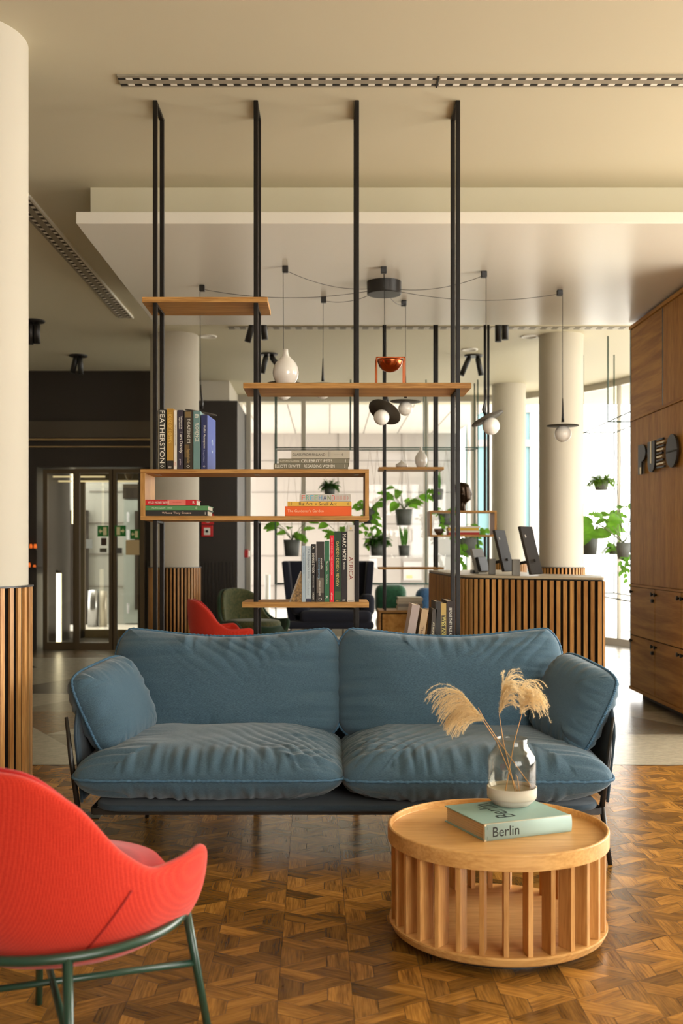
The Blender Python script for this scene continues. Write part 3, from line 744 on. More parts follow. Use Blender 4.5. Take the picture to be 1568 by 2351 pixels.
# its printed cover
th = 13.5*YBK/F; ln = 125*YBK/F; o = P(475.5, 952, YBK); R = Matrix.Rotation(-.055, 3, 'Z'); dd_ = R @ Y1
obj('front_cover', MB().basis(o+(R @ X1)*.0003, R @ X1, dd_, -Z1, 0, .0015, .012, .268, 0, ln), cm((56, 78, 158)), tb)
mk = MB()
for s_ in (1, -1):
    pts = []
    for i in range(13): a = .2+2.3*i/12; pts.append(o+(R @ X1)*.002+dd_*(.145+s_*.018*math.cos(a))-Z1*(.155-s_*.036*math.sin(a)))
    mk.tube(pts, .0028, 5)
obj('cover_mark', mk, cm((176, 196, 222)), tb)
g = 'grey books lying on top of the oak box'
lying('olive grey book titled REGARDING WOMEN, lowest of the stack of three', 628, 799, 1064, zb, (116, 110, 90), [('ELLIOTT ERWITT', .02, .36, .25, .78, WH), ('REGARDING WOMEN', .41, .82, .25, .78, WH), ('|', .955, .962, .2, .8, WH)], group=g)
lying('olive grey book titled CELEBRITY PETS, middle of the stack of three', 639.5, 802, 1053, 1063.6, (124, 118, 98), [('EDWARD QUINN', .02, .29, .25, .7, (216, 208, 186)), ('CELEBRITY PETS', .32, .76, .2, .82, WH), ('|', .94, .948, .15, .85, WH)], group=g)
lying('pale grey book titled GLASS FROM FINLAND, on top of two olive ones', 669, 803, 1034, 1052.5, (186, 178, 160), [('GLASS FROM FINLAND', .02, .58, .32, .62, (70, 66, 60)), ('|', .64, .645, .2, .85, (110, 104, 94)), ('|', .66, .665, .2, .85, (110, 104, 94)), ('bard graduate', .74, .84, .42, .52, (120, 112, 100)), ('6', .865, .89, .35, .65, (90, 84, 76))], group=g)
g = 'books lying flat in the left of the oak box'; zb = 1184.4
lying('red book titled WILD HONEY & RYE, top of the left stack in the box', 333, 451, 1147, 1160, (196, 24, 32), [('WILD HONEY & RYE', .06, .47, .3, .7, WH), ('REN BEHAN', .54, .7, .42, .6, (190, 50, 46)), ('R', .925, .965, .25, .75, WH)], [(.435, .79, 0, 1, (222, 120, 104))], group=g, depth=.2)
lying('green book titled MONOGRAM, middle of the left stack in the box', 333, 477.5, 1161, 1171.5, (82, 138, 86), [('MONOGRAM', .11, .32, .32, .68, (206, 222, 196)), ('A DESIGN', .35, .43, .38, .62, (206, 222, 196)), ('@', .80, .83, .2, .8, (200, 220, 190))], group=g)
lying('black book titled Where They Create, bottom of the left stack in the box', 333, 476.5, 1172, zb, (34, 33, 31), [('Where They Create', .27, .74, .25, .75, (228, 196, 176)), ('FRAME', .955, .975, .2, .75, WH)], group=g)
g = 'books lying flat in the right of the oak box'
FR = lying('pale grey book titled FREEHAND in many colours, on top of the yellow one', 687.5, 805, 1134.5, 1151, (196, 192, 184), [('||| || |||', .73, .9, .2, .8, (222, 130, 110)), ('◇', .925, .96, .25, .7, (210, 70, 50))], group=g, depth=.22)
o = P(687.5, 1151, YBK)-Y1*.0008; ww = (805-687.5)*YBK/F; hh = 16.5*YBK/F
for i, (ch, c) in enumerate(zip('FREEHAND', [(230, 110, 90), (90, 170, 150), (90, 190, 220), (120, 190, 130), (60, 150, 200), (60, 70, 110), (120, 140, 60), (226, 80, 70)])):
    text(ch, cm(c), FR, o+X1*ww*(.045+i*.084)+Z1*hh*.13, X1, Z1, ww*.062, hh*.72)
lying('yellow book titled Big Art Small Art, middle of the right stack in the box', 660, 807, 1151.6, 1162, (232, 184, 74), [('Big Art', .18, .39, .15, .85, BK), ('×', .43, .46, .25, .7, (120, 90, 40)), ('Small Art', .49, .77, .15, .85, BK), ('◇', .93, .97, .2, .8, BK), ('||', .02, .07, .15, .85, (190, 140, 50))], group=g)
lying('thick orange book titled The Gardener\'s Garden, bottom of the right stack in the box', 654, 807, 1162.4, zb, (234, 96, 26), [('The Gardener\'s Garden', .04, .58, .38, .66, (250, 206, 170))], group=g)
g = 'books standing on the lower shelf'; zb = 1382.2
standing('thin pale blue book beside the stone bookend, leftmost of the low row', 693, 701.5, 1253, zb, (164, 180, 192), [('THE SHOPKEEPER', .1, .5, .3, .7, (120, 136, 154))], group=g, depth=.2)
standing('pale blue book with a navy foot titled The Shopkeeper\'s Home', 702.5, 713.5, 1253.5, zb, (184, 196, 202), [('The Shopkeeper\'s Home', .05, .58, .25, .8, (90, 100, 116)), ('Caroline Rowland', .63, .87, .3, .65, (120, 130, 144))], [(.94, 1, 0, 1, (36, 40, 66))], group=g)
standing('slim black book with white capitals between the pale blue and the dark brown one', 714.5, 724, 1249, zb, (30, 28, 26), [('DENNIS STOCK', .16, .5, .25, .75, WH), ('TIME IS ON YOUR SIDE', .54, .75, .35, .65, (200, 196, 186)), ('A', .04, .09, .25, .75, WH), ('K MUSEUM', .84, .95, .3, .7, WH)], group=g)
standing('dark brown book titled nordic contemporary', 726, 744, 1243.5, zb, (52, 46, 40), [('nordic', .28, .46, .55, .82, WH), ('contemporary', .27, .62, .2, .45, (140, 190, 220)), ('Antiques and Design', .64, .9, .3, .6, WH), ('O', .93, .97, .3, .7, WH)], [(.6, .85, .05, .95, (110, 100, 88))], group=g)
standing('green cloth book between the brown book and the red one', 745, 756, 1241.5, zb, (44, 104, 70), [('The Smiths', .33, .5, .3, .7, (214, 222, 206)), ('Nathan Thoburning', .55, .7, .35, .65, (214, 222, 206)), ('R', .9, .95, .25, .7, WH)], group=g)
standing('bright red book titled THE MUSIC BOOK', 757, 766.5, 1229, zb, (224, 22, 48), [('RED THREADS : THE MUSIC BOOK', .04, .6, .3, .7, (250, 150, 150)), ('teNeues', .86, .97, .3, .7, WH)], group=g)
standing('dark green book titled GARDEN DESIGN REVIEW', 767.5, 783, 1220, zb, (30, 60, 36), [('GARDEN DESIGN REVIEW', .14, .78, .3, .68, (206, 196, 120)), ('teNeues', .97, .99, .2, .8, (220, 180, 80))], [(.85, .96, .05, .95, (60, 88, 44))], group=g)
standing('black book with bold white capitals beside the tall white one', 784, 796.5, 1220.5, zb, (30, 26, 26), [('MARC HOM', .035, .4, .2, .85, WH), ('PROFILES', .43, .54, .35, .6, WH), ('teNeues', .96, .98, .2, .8, WH)], group=g)
standing('tall white book titled AFRICA, rightmost and tallest of the low row', 797.5, 813.5, 1205.5, zb, (212, 206, 194), [('AFRICA', .41, .71, .22, .8, (130, 44, 34)), ('NATIONAL GEOGRAPHIC', .06, .08, .15, .85, (120, 104, 70)), ('TASCHEN', .97, .985, .1, .9, (60, 54, 50))], [(.03, .055, .4, .6, (220, 184, 90))], group=g)
g = 'books leaning on the lowest shelf behind the sofa'; zb = 1539
standing('pinkish grey book leaning right, leftmost of the books above the sofa back', 921, 939, 1388, zb, (176, 158, 150), [], group=g, lean=.17, depth=.22)
standing('tan book leaning right above the sofa back', 948, 963, 1399, zb, (190, 160, 122), [('THE KINFOLK', .28, .85, .3, .65, (96, 70, 50))], group=g, lean=.15, depth=.2)
standing('dark grey book titled AT HOME leaning right above the sofa back', 982, 992, 1398, zb, (74, 66, 58), [('AT HOME', .22, .42, .3, .7, CR), ('WITH WINE', .46, .62, .35, .6, (150, 140, 126))], group=g, lean=.08, depth=.2)
standing('plain black book behind the yellow lettered one, above the sofa back', 1000, 1011.5, 1381, zb, (46, 44, 42), [], group=g, depth=.24)
standing('black book with yellow capitals on its spine above the sofa back', 1012, 1024.5, 1385, zb, (70, 62, 40), [('WES ANDERSON', .2, .75, .2, .85, (228, 214, 120))], [(0, .18, .1, .9, (190, 160, 90)), (0, 1, 0, .12, (190, 160, 100)), (0, 1, .88, 1, (190, 160, 100))], group=g, depth=.22)
standing('tall dark brown book titled BEFORE THEY PASS AWAY, rightmost above the sofa back', 1026, 1041.5, 1379.5, zb, (44, 32, 28), [('BEFORE THEY PASS AWAY', .1, .58, .3, .72, WH), ('JIMMY NELSON', .67, .95, .3, .72, WH)], group=g, depth=.27)

# stone bookend
bk = thing('bookend', 'wedge shaped petrified stone bookend at the left of the low row of books', 'bookend', P(684, 1382, 5.66))
def xzp(pts, y0, y1):
    n = len(pts); vs = [Vector((PX(a, YBK), y0, PZ(b, YBK))) for a, b in pts]+[Vector((PX(a, YBK), y1, PZ(b, YBK))) for a, b in pts]
    return MB().add(vs, [tuple(range(n)), tuple(range(n, 2*n))[::-1]]+[(i, n+i, n+(i+1) % n, (i+1) % n) for i in range(n)])
obj('stone_body', xzp([(667, 1382.2), (692.4, 1382.2), (692.4, 1318), (690, 1314)], YBK, YBK+.11), 'stone', bk)
obj('polished_edge', xzp([(663.5, 1382.2), (666.8, 1382.2), (692.3, 1313), (689, 1311)], YBK-.001, YBK+.11), 'stonegrey', bk)

# ---------------- ornaments
def S3(name, label, cat, prof, c, m, n=48): o = obj(name, MB().lathe(prof, c, n), m, loc=c); return tag(o, label, cat)
zs = PZ(878.5, YS0)+.0006
def vprof(R, h, neckr, base): # gourd
    return [(0, 0), (base, 0), (R*.72, h*.10), (R*.93, h*.22), (R, h*.36), (R*.95, h*.50), (R*.78, h*.63), (R*.5, h*.74), (neckr*1.35, h*.82), (neckr, h*.9), (neckr*.95, h), (neckr*.7, h), (neckr*.7, h*.9), (0, h*.85)]
Yv = 5.75; kk = Yv/F
S3('vase', 'glossy white gourd shaped vase with a thin neck on the upper oak shelf', 'vase', vprof(30*kk, 85*kk, 6*kk, 18*kk), (PX(656, Yv), Yv, zs), 'ceramic')
# copper bowl in a square stand
cb = thing('copper_bowl', 'half round copper bowl hanging in a square copper stand', 'bowl', (PX(895.5, Yv), Yv, zs))
cxx = PX(895.5, Yv); hw = 32*kk; zt = zs+63*kk; b_ = .0036
obj('bowl', MB().lathe([(.0, -.068), (.020, -.066), (.042, -.056), (.060, -.036), (.068, -.012), (.0695, 0), (.0665, 0), (.064, -.012), (.056, -.034), (.04, -.052), (0, -.063)], (cxx, Yv, zt-.004), 48), 'copper', cb)
st = MB()
for sx in (-1, 1):
    for sy in (-1, 1): st.box(cxx+sx*hw-b_, cxx+sx*hw+b_, Yv+sy*hw*.9-b_, Yv+sy*hw*.9+b_, zs, zt)
    st.box(cxx+sx*hw-b_, cxx+sx*hw+b_, Yv-hw*.9, Yv+hw*.9, zt-2*b_, zt)
for sy in (-1, 1): st.box(cxx-hw, cxx+hw, Yv+sy*hw*.9-b_, Yv+sy*hw*.9+b_, zt-2*b_, zt)
obj('stand', st, 'copper', cb)
Y2_ = 11.1; k2 = Y2_/F; zz = PZ(1072, YA)+.0006
S3('vase', 'low squat white vase on the far shelf', 'vase', [(0, 0), (10*k2, 0), (14*k2, 4*k2), (13*k2, 8*k2), (6*k2, 12*k2), (2*k2, 15*k2), (2*k2, 17*k2), (0, 16*k2)], (PX(922, Y2_), Y2_, zz), 'ceramic', 24)
S3('vase', 'round white gourd vase on the far shelf beside the squat one', 'vase', vprof(14.5*k2, 47*k2, 3*k2, 9*k2), (PX(966.5, Y2_), Y2_, zz), 'ceramic', 32)
zz = PZ(1227.8, YA)+.0006
S3('bowl', 'small dark bowl in the far shelf box', 'bowl', [(0, 0), (5*k2, 0), (10*k2, 6*k2), (12*k2, 14*k2), (11*k2, 14*k2), (9*k2, 6*k2), (0, 3*k2)], (PX(1008, Y2_), Y2_, zz), mat('bowl_brown', S(88, 74, 62), .5), 24)
yb_ = zz
for i, (c, hpx, lab, dx) in enumerate([((176, 34, 30), 5.4, 'dark red book at the bottom of the far stack in the shelf box', 0), ((222, 216, 204), 4, 'white book second from the bottom of the far stack', 1), ((216, 182, 66), 6, 'yellow book on the white one in the far stack', -1), ((228, 222, 210), 4, 'pale book on top of the far stack', 2)]):
    th = hpx*k2
    book(lab, (PX(1028+dx, Y2_), 11.02, yb_), X1, Z1, Y1, 70*k2, th, .22, c, group='books stacked in the far shelf box'); yb_ += th+.0005
yb_ = zc+.0006
for i in range(4):
    th = 7*k2; o = book(['lowest magazine of the pile on the low cabinet', 'second magazine from the bottom of the pile on the low cabinet', 'third magazine of the pile on the low cabinet, under the top one', 'top magazine of the pile on the low cabinet'][i], (PX(912+(i % 2)*2, Y2_), 11.05+.01*(i % 2), yb_), X1, Z1, Y1, 56*k2, th, .26, [(190, 184, 170), (150, 146, 138), (206, 198, 180), (222, 214, 196)][i], group='magazines piled on the far low cabinet'); yb_ += th+.0005
# bust
bu = thing('bust', 'dark bronze head sculpture in profile on the far shelf box', 'sculpture', (PX(1062, Y2_), Y2_, PZ(1172.5, YA)))
bx, bz = PX(1062, Y2_), PZ(1172.5, YA)+.0006
mb = MB(); rows = []
# head cross sections: height, centre x, half depth (x), half width (y); the face looks to the right
secs = [(0, -.01, .055, .055), (.03, -.01, .045, .048), (.07, -.008, .042, .045), (.10, .002, .055, .05), (.115, .012, .072, .056), (.14, .010, .078, .062), (.16, .006, .076, .068), (.18, .004, .080, .07), (.21, 0, .082, .073), (.24, -.004, .084, .074), (.265, -.008, .080, .07), (.285, -.012, .064, .058), (.30, -.014, .036, .034), (.305, -.014, .004, .004)]
nose = {.14: .004, .16: .012, .18: .022, .21: .006, .115: .006}
for z, cx_, a, b2 in secs:
    r_ = []
    for k in range(32):
        q = 2*pi*k/32; e = nose.get(z, 0)*max(0, math.cos(q))**14
        r_.append(Vector((bx+cx_+(a+e)*math.cos(q), Y2_+b2*math.sin(q), bz+z)))
    rows.append(r_)
mb.grid(rows, closed_u=True)
obj('head', mb, 'bust', bu, mods=[('SUBSURF', dict(levels=1, render_levels=2))])
er = MB().lathe([(0, -.006), (.014, -.005), (.018, 0), (.012, .006), (0, .004)], (bx-.01, Y2_-.074, bz+.175), 14, Matrix.Rotation(pi/2, 4, 'X')); obj('ear', er, 'bust', bu)

# ================================================================== RECEPTION ITEMS
def monitor(label, c, wd, hg, yaw, tilt, m='mongrey'):
    t = thing('monitor', label, 'monitor', (c[0], c[1], ZD), group='monitors on the reception desk')
    R = Matrix.Translation(c) @ Matrix.Rotation(yaw, 4, 'Z') @ Matrix.Rotation(tilt, 4, 'X')
    # local: -Y is the back of the casing, +Y the screen
    obj('casing', MB().box(-wd/2, wd/2, -.012, .012, 0, hg, R), m, t, bevel=.004)
    obj('screen', MB().box(-wd/2+.006, wd/2-.006, .012, .0125, .008, hg-.006, R), mat('screen_'+label[:5], S(170, 176, 176), .2), t)
    obj('mark', MB().box(-wd/2+.05, -wd/2+.064, -.0135, -.012, hg*.76, hg*.82, R).box(-wd/2+.068, -wd/2+.074, -.0135, -.012, hg*.77, hg*.80, R), 'white', t)
    p = R @ Vector((0, -.02, hg*.28))
    return t, p
def stand(t, bx, by, w_, h_, p):
    obj('stand_block', MB().box(bx-w_/2, bx+w_/2, by-.02, by+.02, ZD+.0005, ZD+h_), 'blockgrey', t, bevel=.003)
    obj('arm', MB().tube([(bx, by, ZD+h_*.72), p], .013, 10), 'black', t)
def mon(label, pxc, pyb, pxl, pyt, Y, wd, hg, yaw, tilt, sx, sw, sh):
    c = P(pxc, pyb, Y); c.z = max(c.z, ZD+.012)
    t, p = monitor(label, c, wd, hg, yaw, tilt)
    stand(t, PX(sx, Y), Y+.01, sw, sh, p)
mon('largest monitor at the right of the reception desk, seen from behind', 1231, 1320, 0, 0, 8.62, .26, .40, math.radians(58), math.radians(-14), 1185, .062, .135)
mon('middle monitor on the reception desk, seen from behind', 1167, 1312, 0, 0, 9.0, .24, .36, math.radians(60), math.radians(-14), 1130, .055, .135)
t = thing('card_terminal', 'small tilted payment screen at the far end of the reception desk', 'terminal', (PX(1105, 9.3), 9.3, ZD), group='small devices on the reception desk')
R = Matrix.Translation((PX(1106, 9.3), 9.3, ZD+.014)) @ Matrix.Rotation(math.radians(50), 4, 'Z') @ Matrix.Rotation(math.radians(-16), 4, 'X')
obj('screen_body', MB().box(-.09, .09, -.012, .012, .0, .21, R), 'blockgrey', t, bevel=.004)
obj('back_housing', MB().box(-.07, .07, -.04, -.012, .0, .13, R), 'black', t, bevel=.004)
t = obj('desk_phone', MB().box(PX(1083, 9.45), PX(1097, 9.45), 9.40, 9.56, ZD+.0005, ZD+.03).tube([P(1085, 1296, 9.42)+Vector((0, 0, .02)), P(1090, 1290, 9.42)+Vector((0, 0, .02)), P(1096, 1294, 9.42)+Vector((0, 0, .02))], .009, 8), 'black'); tag(t, 'small black telephone beside the payment screen', 'telephone')

# ================================================================== SOFA
from math import sin, cos
def cushion_mesh(W, Hh, T, seed, n=4.5, nu=170, nv=110, q=5.0, pw=.52, amp=.010, freq=9, sag=0.0, corner=.0, fold=None):
    """puffed cushion lying in local XY with its seam at z=0; gathers run in from the seam"""
    mb = MB()
    sd = Vector((seed*3.7, seed*1.3, seed*.71))
    def pt(u, v, side):
        au, av = abs(u), abs(v); m_ = max(au, av)
        if m_ < 1e-6: s_ = 1
        else: s_ = m_/((au**n+av**n)**(1/n))
        x, y = W/2*u*s_, Hh/2*v*s_; rho = m_
        k = 1+corner*(au*av)**3
        x *= k; y *= k
        y += sag*(u*u-.45)*max(0, v)**1.5
        # perimeter direction coordinate
        if au*W > av*Hh: per = y*1.0+ (50 if u > 0 else 80)
        else: per = x+(0 if v > 0 else 20)
        env = max(0, rho-.32)/.68; e1 = env**1.2*(1-rho**40)
        nz = noise.noise(Vector((per*freq*1.0, rho*1.1, side*5.0))+sd)
        nz2 = noise.noise(Vector((per*freq*2.6, rho*2.0, side*9.0))+sd*2)
        ln = .55+.6*noise.noise(Vector((per*3.0, 7.7, side))+sd)
        g = max(0, min(1, (rho-ln*.75)/.25)) if True else 1
        d = amp*e1*(abs(nz)*2.2-.7)*1.0*g+amp*.38*e1*nz2
        big = noise.noise(Vector((x*2.2, y*2.6, side*3+1))+sd)*amp*1.3*(1-rho**6)
        mid = noise.noise(Vector((x*6.5, y*7.5, side*3+4))+sd)*amp*.45*(1-rho**6)
        h = T/2*max(0, 1-rho**q)**pw
        if fold:
            for (fu, fv, ang, wd, a2, rr_) in fold:
                dx, dy = u-fu, v-fv; c_, s2 = cos(ang), sin(ang); al = dx*c_+dy*s2; ac = -dx*s2+dy*c_
                dist2 = (al*al)/(rr_*rr_)
                d += a2*math.exp(-dist2)*math.exp(-(ac/.5)**2)*(abs(math.sin(ac/wd*pi+2*noise.noise(Vector((al*2, ac*3, seed)))))-.5)*(1-rho**14)*side
        z = side*(h+ (d+big+mid)*min(1, h/(T*.07+1e-6)))
        return Vector((x, y, z))
    for side in (1, -1):
        rows = []
        for j in range(nv+1):
            v = sin((j/nv-.5)*pi); r = []
            for i in range(nu+1):
                u = sin((i/nu-.5)*pi); r.append(pt(u, v, side))
            rows.append(r)
        mb.grid(rows, flip=(side < 0))
    # seam outline
    out_ = []
    N = 220
    for k in range(N):
        a = 2*pi*k/N; c_, s2 = cos(a), sin(a); m_ = max(abs(c_), abs(s2)); out_.append(pt(c_/m_, s2/m_, 1))
    return mb, out_
def place(mb, mx): mb.v = [mx @ p for p in mb.v]; return mb
def cushion(name, parent, mx, W, Hh, T, seed, label=None, pipe=.0065, **k):
    mb, out_ = cushion_mesh(W, Hh, T, seed, **k)
    place(mb, mx)
    o = obj(name, mb, 'denim', parent, mods=[])
    pts = []
    L_ = len(out_)
    for i, p in enumerate(out_):
        a = (out_[(i+1) % L_]-out_[i-1]).normalized(); nn = Vector((a.y, -a.x, 0))
        pts.append(mx @ (p+nn*.004+Vector((0, 0, .0015*sin(i*1.9)))))
    big = []
    for i in range(L_):
        for f in (0, .33, .66): big.append(pts[i].lerp(pts[(i+1) % L_], f))
    rs = [pipe*(1+.22*sin(i*1.7)) for i in range(len(big))]
    obj('piping', MB().tube(big, rs, 6, closed=True), 'piping', o)
    return o
sofa = thing('sofa', 'two seat blue denim sofa with loose puffed cushions on dark metal legs', 'sofa', (.066, 5.05, 0))
SXc = .066
# seat cushions: seam plane horizontal
seatY, seatD = 4.985, .84
for i, (xc, wd, sd) in enumerate(((-.525, 1.185, 3), (.648, 1.19, 8))):
    mx = Matrix.Translation((xc, seatY, .388-.004*i)) @ Matrix.Rotation(math.radians(1.5), 4, 'X')
    fold = [(.75, -.55, math.radians(120), .11, .011, .7)] if i == 0 else [(-.70, -.5, math.radians(60), .105, .012, .8)]
    cushion('seat_cushion', sofa, mx, wd, seatD, .27, sd, n=9, q=3.8, pw=.5, amp=.017, freq=19, nu=250, nv=160, corner=.02, fold=fold)
# back cushions: local Z points to the viewer, leaning back
for i, (xc, wd, sd) in enumerate(((-.505, 1.13, 12), (.605, 1.13, 17))):
    mx = Matrix.Translation((xc, 5.305, .688)) @ Matrix.Rotation(math.radians(90-13), 4, 'X')
    fold = [(.1+.5*i, .75, math.radians(-62 if i == 0 else -118), .13, .008, .4)]
    cushion('back_cushion', sofa, mx, wd, .56, .25, sd, n=5.2, q=3.6, pw=.5, amp=.014, freq=16, nu=240, nv=140, sag=.075, corner=.0, fold=fold)
# bent upholstered shell: left arm, back and right arm in one sweep
def shell_path():
    pts = []; xl, xr, yf, yb, r = SXc-1.172, SXc+1.182, 4.73, 5.52, .22
    for i in range(9): pts.append((xl, yf+(yb-r-yf)*i/8, i/8*.45))
    for i in range(1, 9): a = pi+ -pi/2*i/8; pts.append((xl+r+r*cos(a), yb-r+r*sin(a), 1))
    for i in range(1, 17): pts.append((xl+r+(xr-xl-2*r)*i/16, yb, 1))
    for i in range(1, 9): a = pi/2-pi/2*i/8; pts.append((xr-r+r*cos(a), yb-r+r*sin(a), 1))
    for i in range(1, 9): pts.append((xr, yb-r-(yb-r-yf)*i/8, 1-i/8))
    return pts
sp = shell_path(); mb = MB(); rows = []
cx_, cy_ = SXc, 5.1
for j in range(11):
    v = j/10; r = []
    for i, (x, y, e) in enumerate(sp):
        f = min(1, min(i, len(sp)-1-i)/7)
        top = .665+.02*f
        lean = .035*v
        dx = (1 if x > cx_ else -1)*(lean if abs(x-cx_) > .9 else 0); dy = lean if y > 5.3 else 0
        yy = y+dy
        if f < 1: yy += (1-f)*(.03*(1-v)) + (1-f)*.10*max(0, v-.75)/.25*(1-f)
        r.append(Vector((x+dx, yy, .24+(top-.24)*v)))
    rows.append(r)
mb.grid(rows)
obj('shell', mb, 'denimdk', sofa, mods=[('SOLIDIFY', dict(thickness=.028, offset=0)), ('SUBSURF', dict(levels=1, render_levels=1))])
top = [rows[-1][i] for i in range(len(rows[-1]))]
obj('shell_piping', MB().tube([rows[j][0] for j in range(0, 11)]+top+[rows[j][-1] for j in range(10, -1, -1)], .007, 6), 'denimdk', sofa)
def rrect(x0, x1, y0, y1, r, n=8):
    out_ = []
    for (cxx_, cyy_, a0) in ((x1-r, y1-r, 0), (x0+r, y1-r, pi/2), (x0+r, y0+r, pi), (x1-r, y0+r, 1.5*pi)):
        for k in range(n+1): a = a0+pi/2*k/n; out_.append((cxx_+r*cos(a), cyy_+r*sin(a)))
    return out_
obj('base_pad', MB().prism(rrect(SXc-1.09, SXc+1.12, 4.60, 5.48, .12), .235, .262, True), 'denimdk', sofa, bevel=.01, seg=3)
fr = MB()
for x0, y0, x1, y1 in ((SXc-1.10, 4.67, SXc+1.12, 4.67), (SXc-1.10, 5.42, SXc+1.12, 5.42)): fr.box(x0, x1, y0-.012, y0+.012, .208, .236)
for x in (SXc-1.10, SXc, SXc+1.12): fr.box(x-.012, x+.012, 4.67, 5.42, .208, .236)
obj('frame', fr, 'black', sofa)
for (a, b_) in (((-1.094, 4.625), (-1.108, 4.69)), ((1.2245, 4.625), (1.205, 4.69)), ((-.93, 5.43), (-.90, 5.38)), ((1.08, 5.43), (1.05, 5.38))):
    mb = MB().tube([(a[0], a[1], 0), (b_[0], b_[1], .235)], [.0105, .013], 10)
    if a[1] < 5:
        sx = -1 if a[0] < 0 else 1
        mb.tube([(b_[0], b_[1], .235), (b_[0]+sx*.042, 4.735, .45), (b_[0]+sx*.068, 4.76, .62)], [.013, .012, .008], 10)
    obj('leg', mb, 'black', sofa)
# arm pillows
def pillow(label, c, nrm, roll, W, Hh, T, seed, **k):
    n_ = Vector(nrm).normalized(); up = Vector((0, 0, 1)); x = up.cross(n_).normalized(); y = n_.cross(x)
    R = Matrix((x, y, n_)).transposed().to_4x4() @ Matrix.Rotation(roll, 4, 'Z')
    mx = Matrix.Translation(c) @ R
    t = thing('cushion', label, 'cushion', (c[0], c[1], c[2]-Hh*.45))
    o = cushion('cushion_cover', t, mx, W, Hh, T, seed, **k); return t
pillow('blue denim arm cushion at the left end of the sofa', P(262, 1617, 5.0), (.82, -.40, .38), math.radians(10), .46, .41, .21, 21, n=4.2, q=3.4, pw=.5, amp=.013, freq=19, nu=150, nv=150, corner=.05)
pillow('blue denim arm cushion at the right end of the sofa', P(1315, 1613, 5.0), (-.82, -.40, .38), math.radians(-12), .46, .41, .21, 27, n=4.2, q=3.4, pw=.5, amp=.013, freq=19, nu=150, nv=150, corner=.05)
# ================================================================== COFFEE TABLE
TX, TY, TR = PX(1141, 3.789), 3.789, .389
ct = thing('coffee_table', 'round oak coffee table with a rim tray top on a ring of upright slats', 'coffee table', (TX, TY, 0))
obj('tray_top', MB().lathe([(0, .352), (TR*.975, .352), (TR*.985, .340), (TR, .340), (TR, .393), (TR-.007, .396), (TR-.012, .393), (TR-.012, .373), (0, .373)], (TX, TY, 0), 128, smooth=False), 'table', ct, mods=[('BEVEL', dict(width=.002, segments=2, limit_method='ANGLE', angle_limit=.5))])
obj('base_disc', MB().lathe([(0, .025), (TR*.93, .025), (TR*.955, .032), (TR*.985, .055), (TR*.985, .062), (0, .062)], (TX, TY, 0), 128, smooth=False), 'table', ct)
obj('foot', MB().lathe([(0, 0), (TR*.80, 0), (TR*.80, .025), (0, .025)], (TX, TY, 0), 64, smooth=False), 'black', ct)
for k in range(30):
    a = 2*pi*(k+.13)/30; mx = Matrix.Translation((TX, TY, 0)) @ Matrix.Rotation(a, 4, 'Z')
    obj('slat', MB().box(TR-.072, TR-.012, -.0085, .0085, .062, .352, mx), 'tableZ', ct, bevel=.0015, rnd=True)
# book on it
zt = .3735
o = Vector((.531, 3.640, zt)); A = Vector((.326, .130, 0)).normalized(); Dd = Vector((-A.y, A.x, 0)); A = A
bb = thing('book', 'thick pale teal photo book with black serif capitals lying on the round coffee table', 'book', (.55, 3.8, zt))
ln, dp, th = .352, .285, .058
tealc = cm((140, 170, 160)); edge = cm((214, 196, 160))
mb = MB(); mb.basis(o, A, Z1, Dd, 0, ln, 0, .0035, 0, dp); mb.basis(o, A, Z1, Dd, 0, ln, th-.0035, th, 0, dp)
cv = obj('cover', mb, tealc, bb, bevel=.0008)
sp_ = MB(); rows = []
for i in range(11):
    q = -pi/2+pi*i/10; rows.append([o+A*a+Dd*(-.007*cos(q)+.001)+Z1*(th/2+th/2*sin(q)) for a in (0, ln)])
sp_.grid(rows, flip=True); obj('spine', sp_, cm((158, 182, 174)), bb, mods=[('SOLIDIFY', dict(thickness=.002))])
obj('cover_edge', MB().basis(o, A, Z1, Dd, 0, .007, 0, th, -.0052, .004).basis(o, A, Z1, Dd, 0, ln, th-.004, th+.0004, -.003, .006), edge, bb)
pg = MB()
for i in range(12):
    z = .004+i*(th-.008)/12; pg.basis(o, A, Z1, Dd, .006+.0015*(i % 2), ln-.006, z, z+(th-.008)/12-.0006, .004, dp-.007)
obj('pages', pg, mat('leafed_pages', S(206, 182, 140), .9, bump=.6, bscale=400), bb)
text('Berlin', cm(BK), bb, o+A*(.085*ln)-Dd*.0088+Z1*.013, A, Z1, .105, .034)
text('Berlin', cm((30, 44, 44)), bb, o+A*(.30*ln)+Dd*.215+Z1*(th+.0002), -A if False else (-Dd*0+ -A), -Dd, .0001+.16, .05) if False else text('Berlin', cm((38, 56, 56)), bb, o+A*.165+Dd*.055+Z1*(th+.0002), (-A*.0+Dd).normalized(), -A, .20, .075)
text('PORTRAIT OF A CITY', cm((70, 96, 92)), bb, o+A*.012-Dd*.0070+Z1*.006, Z1, -A, .044, .004)

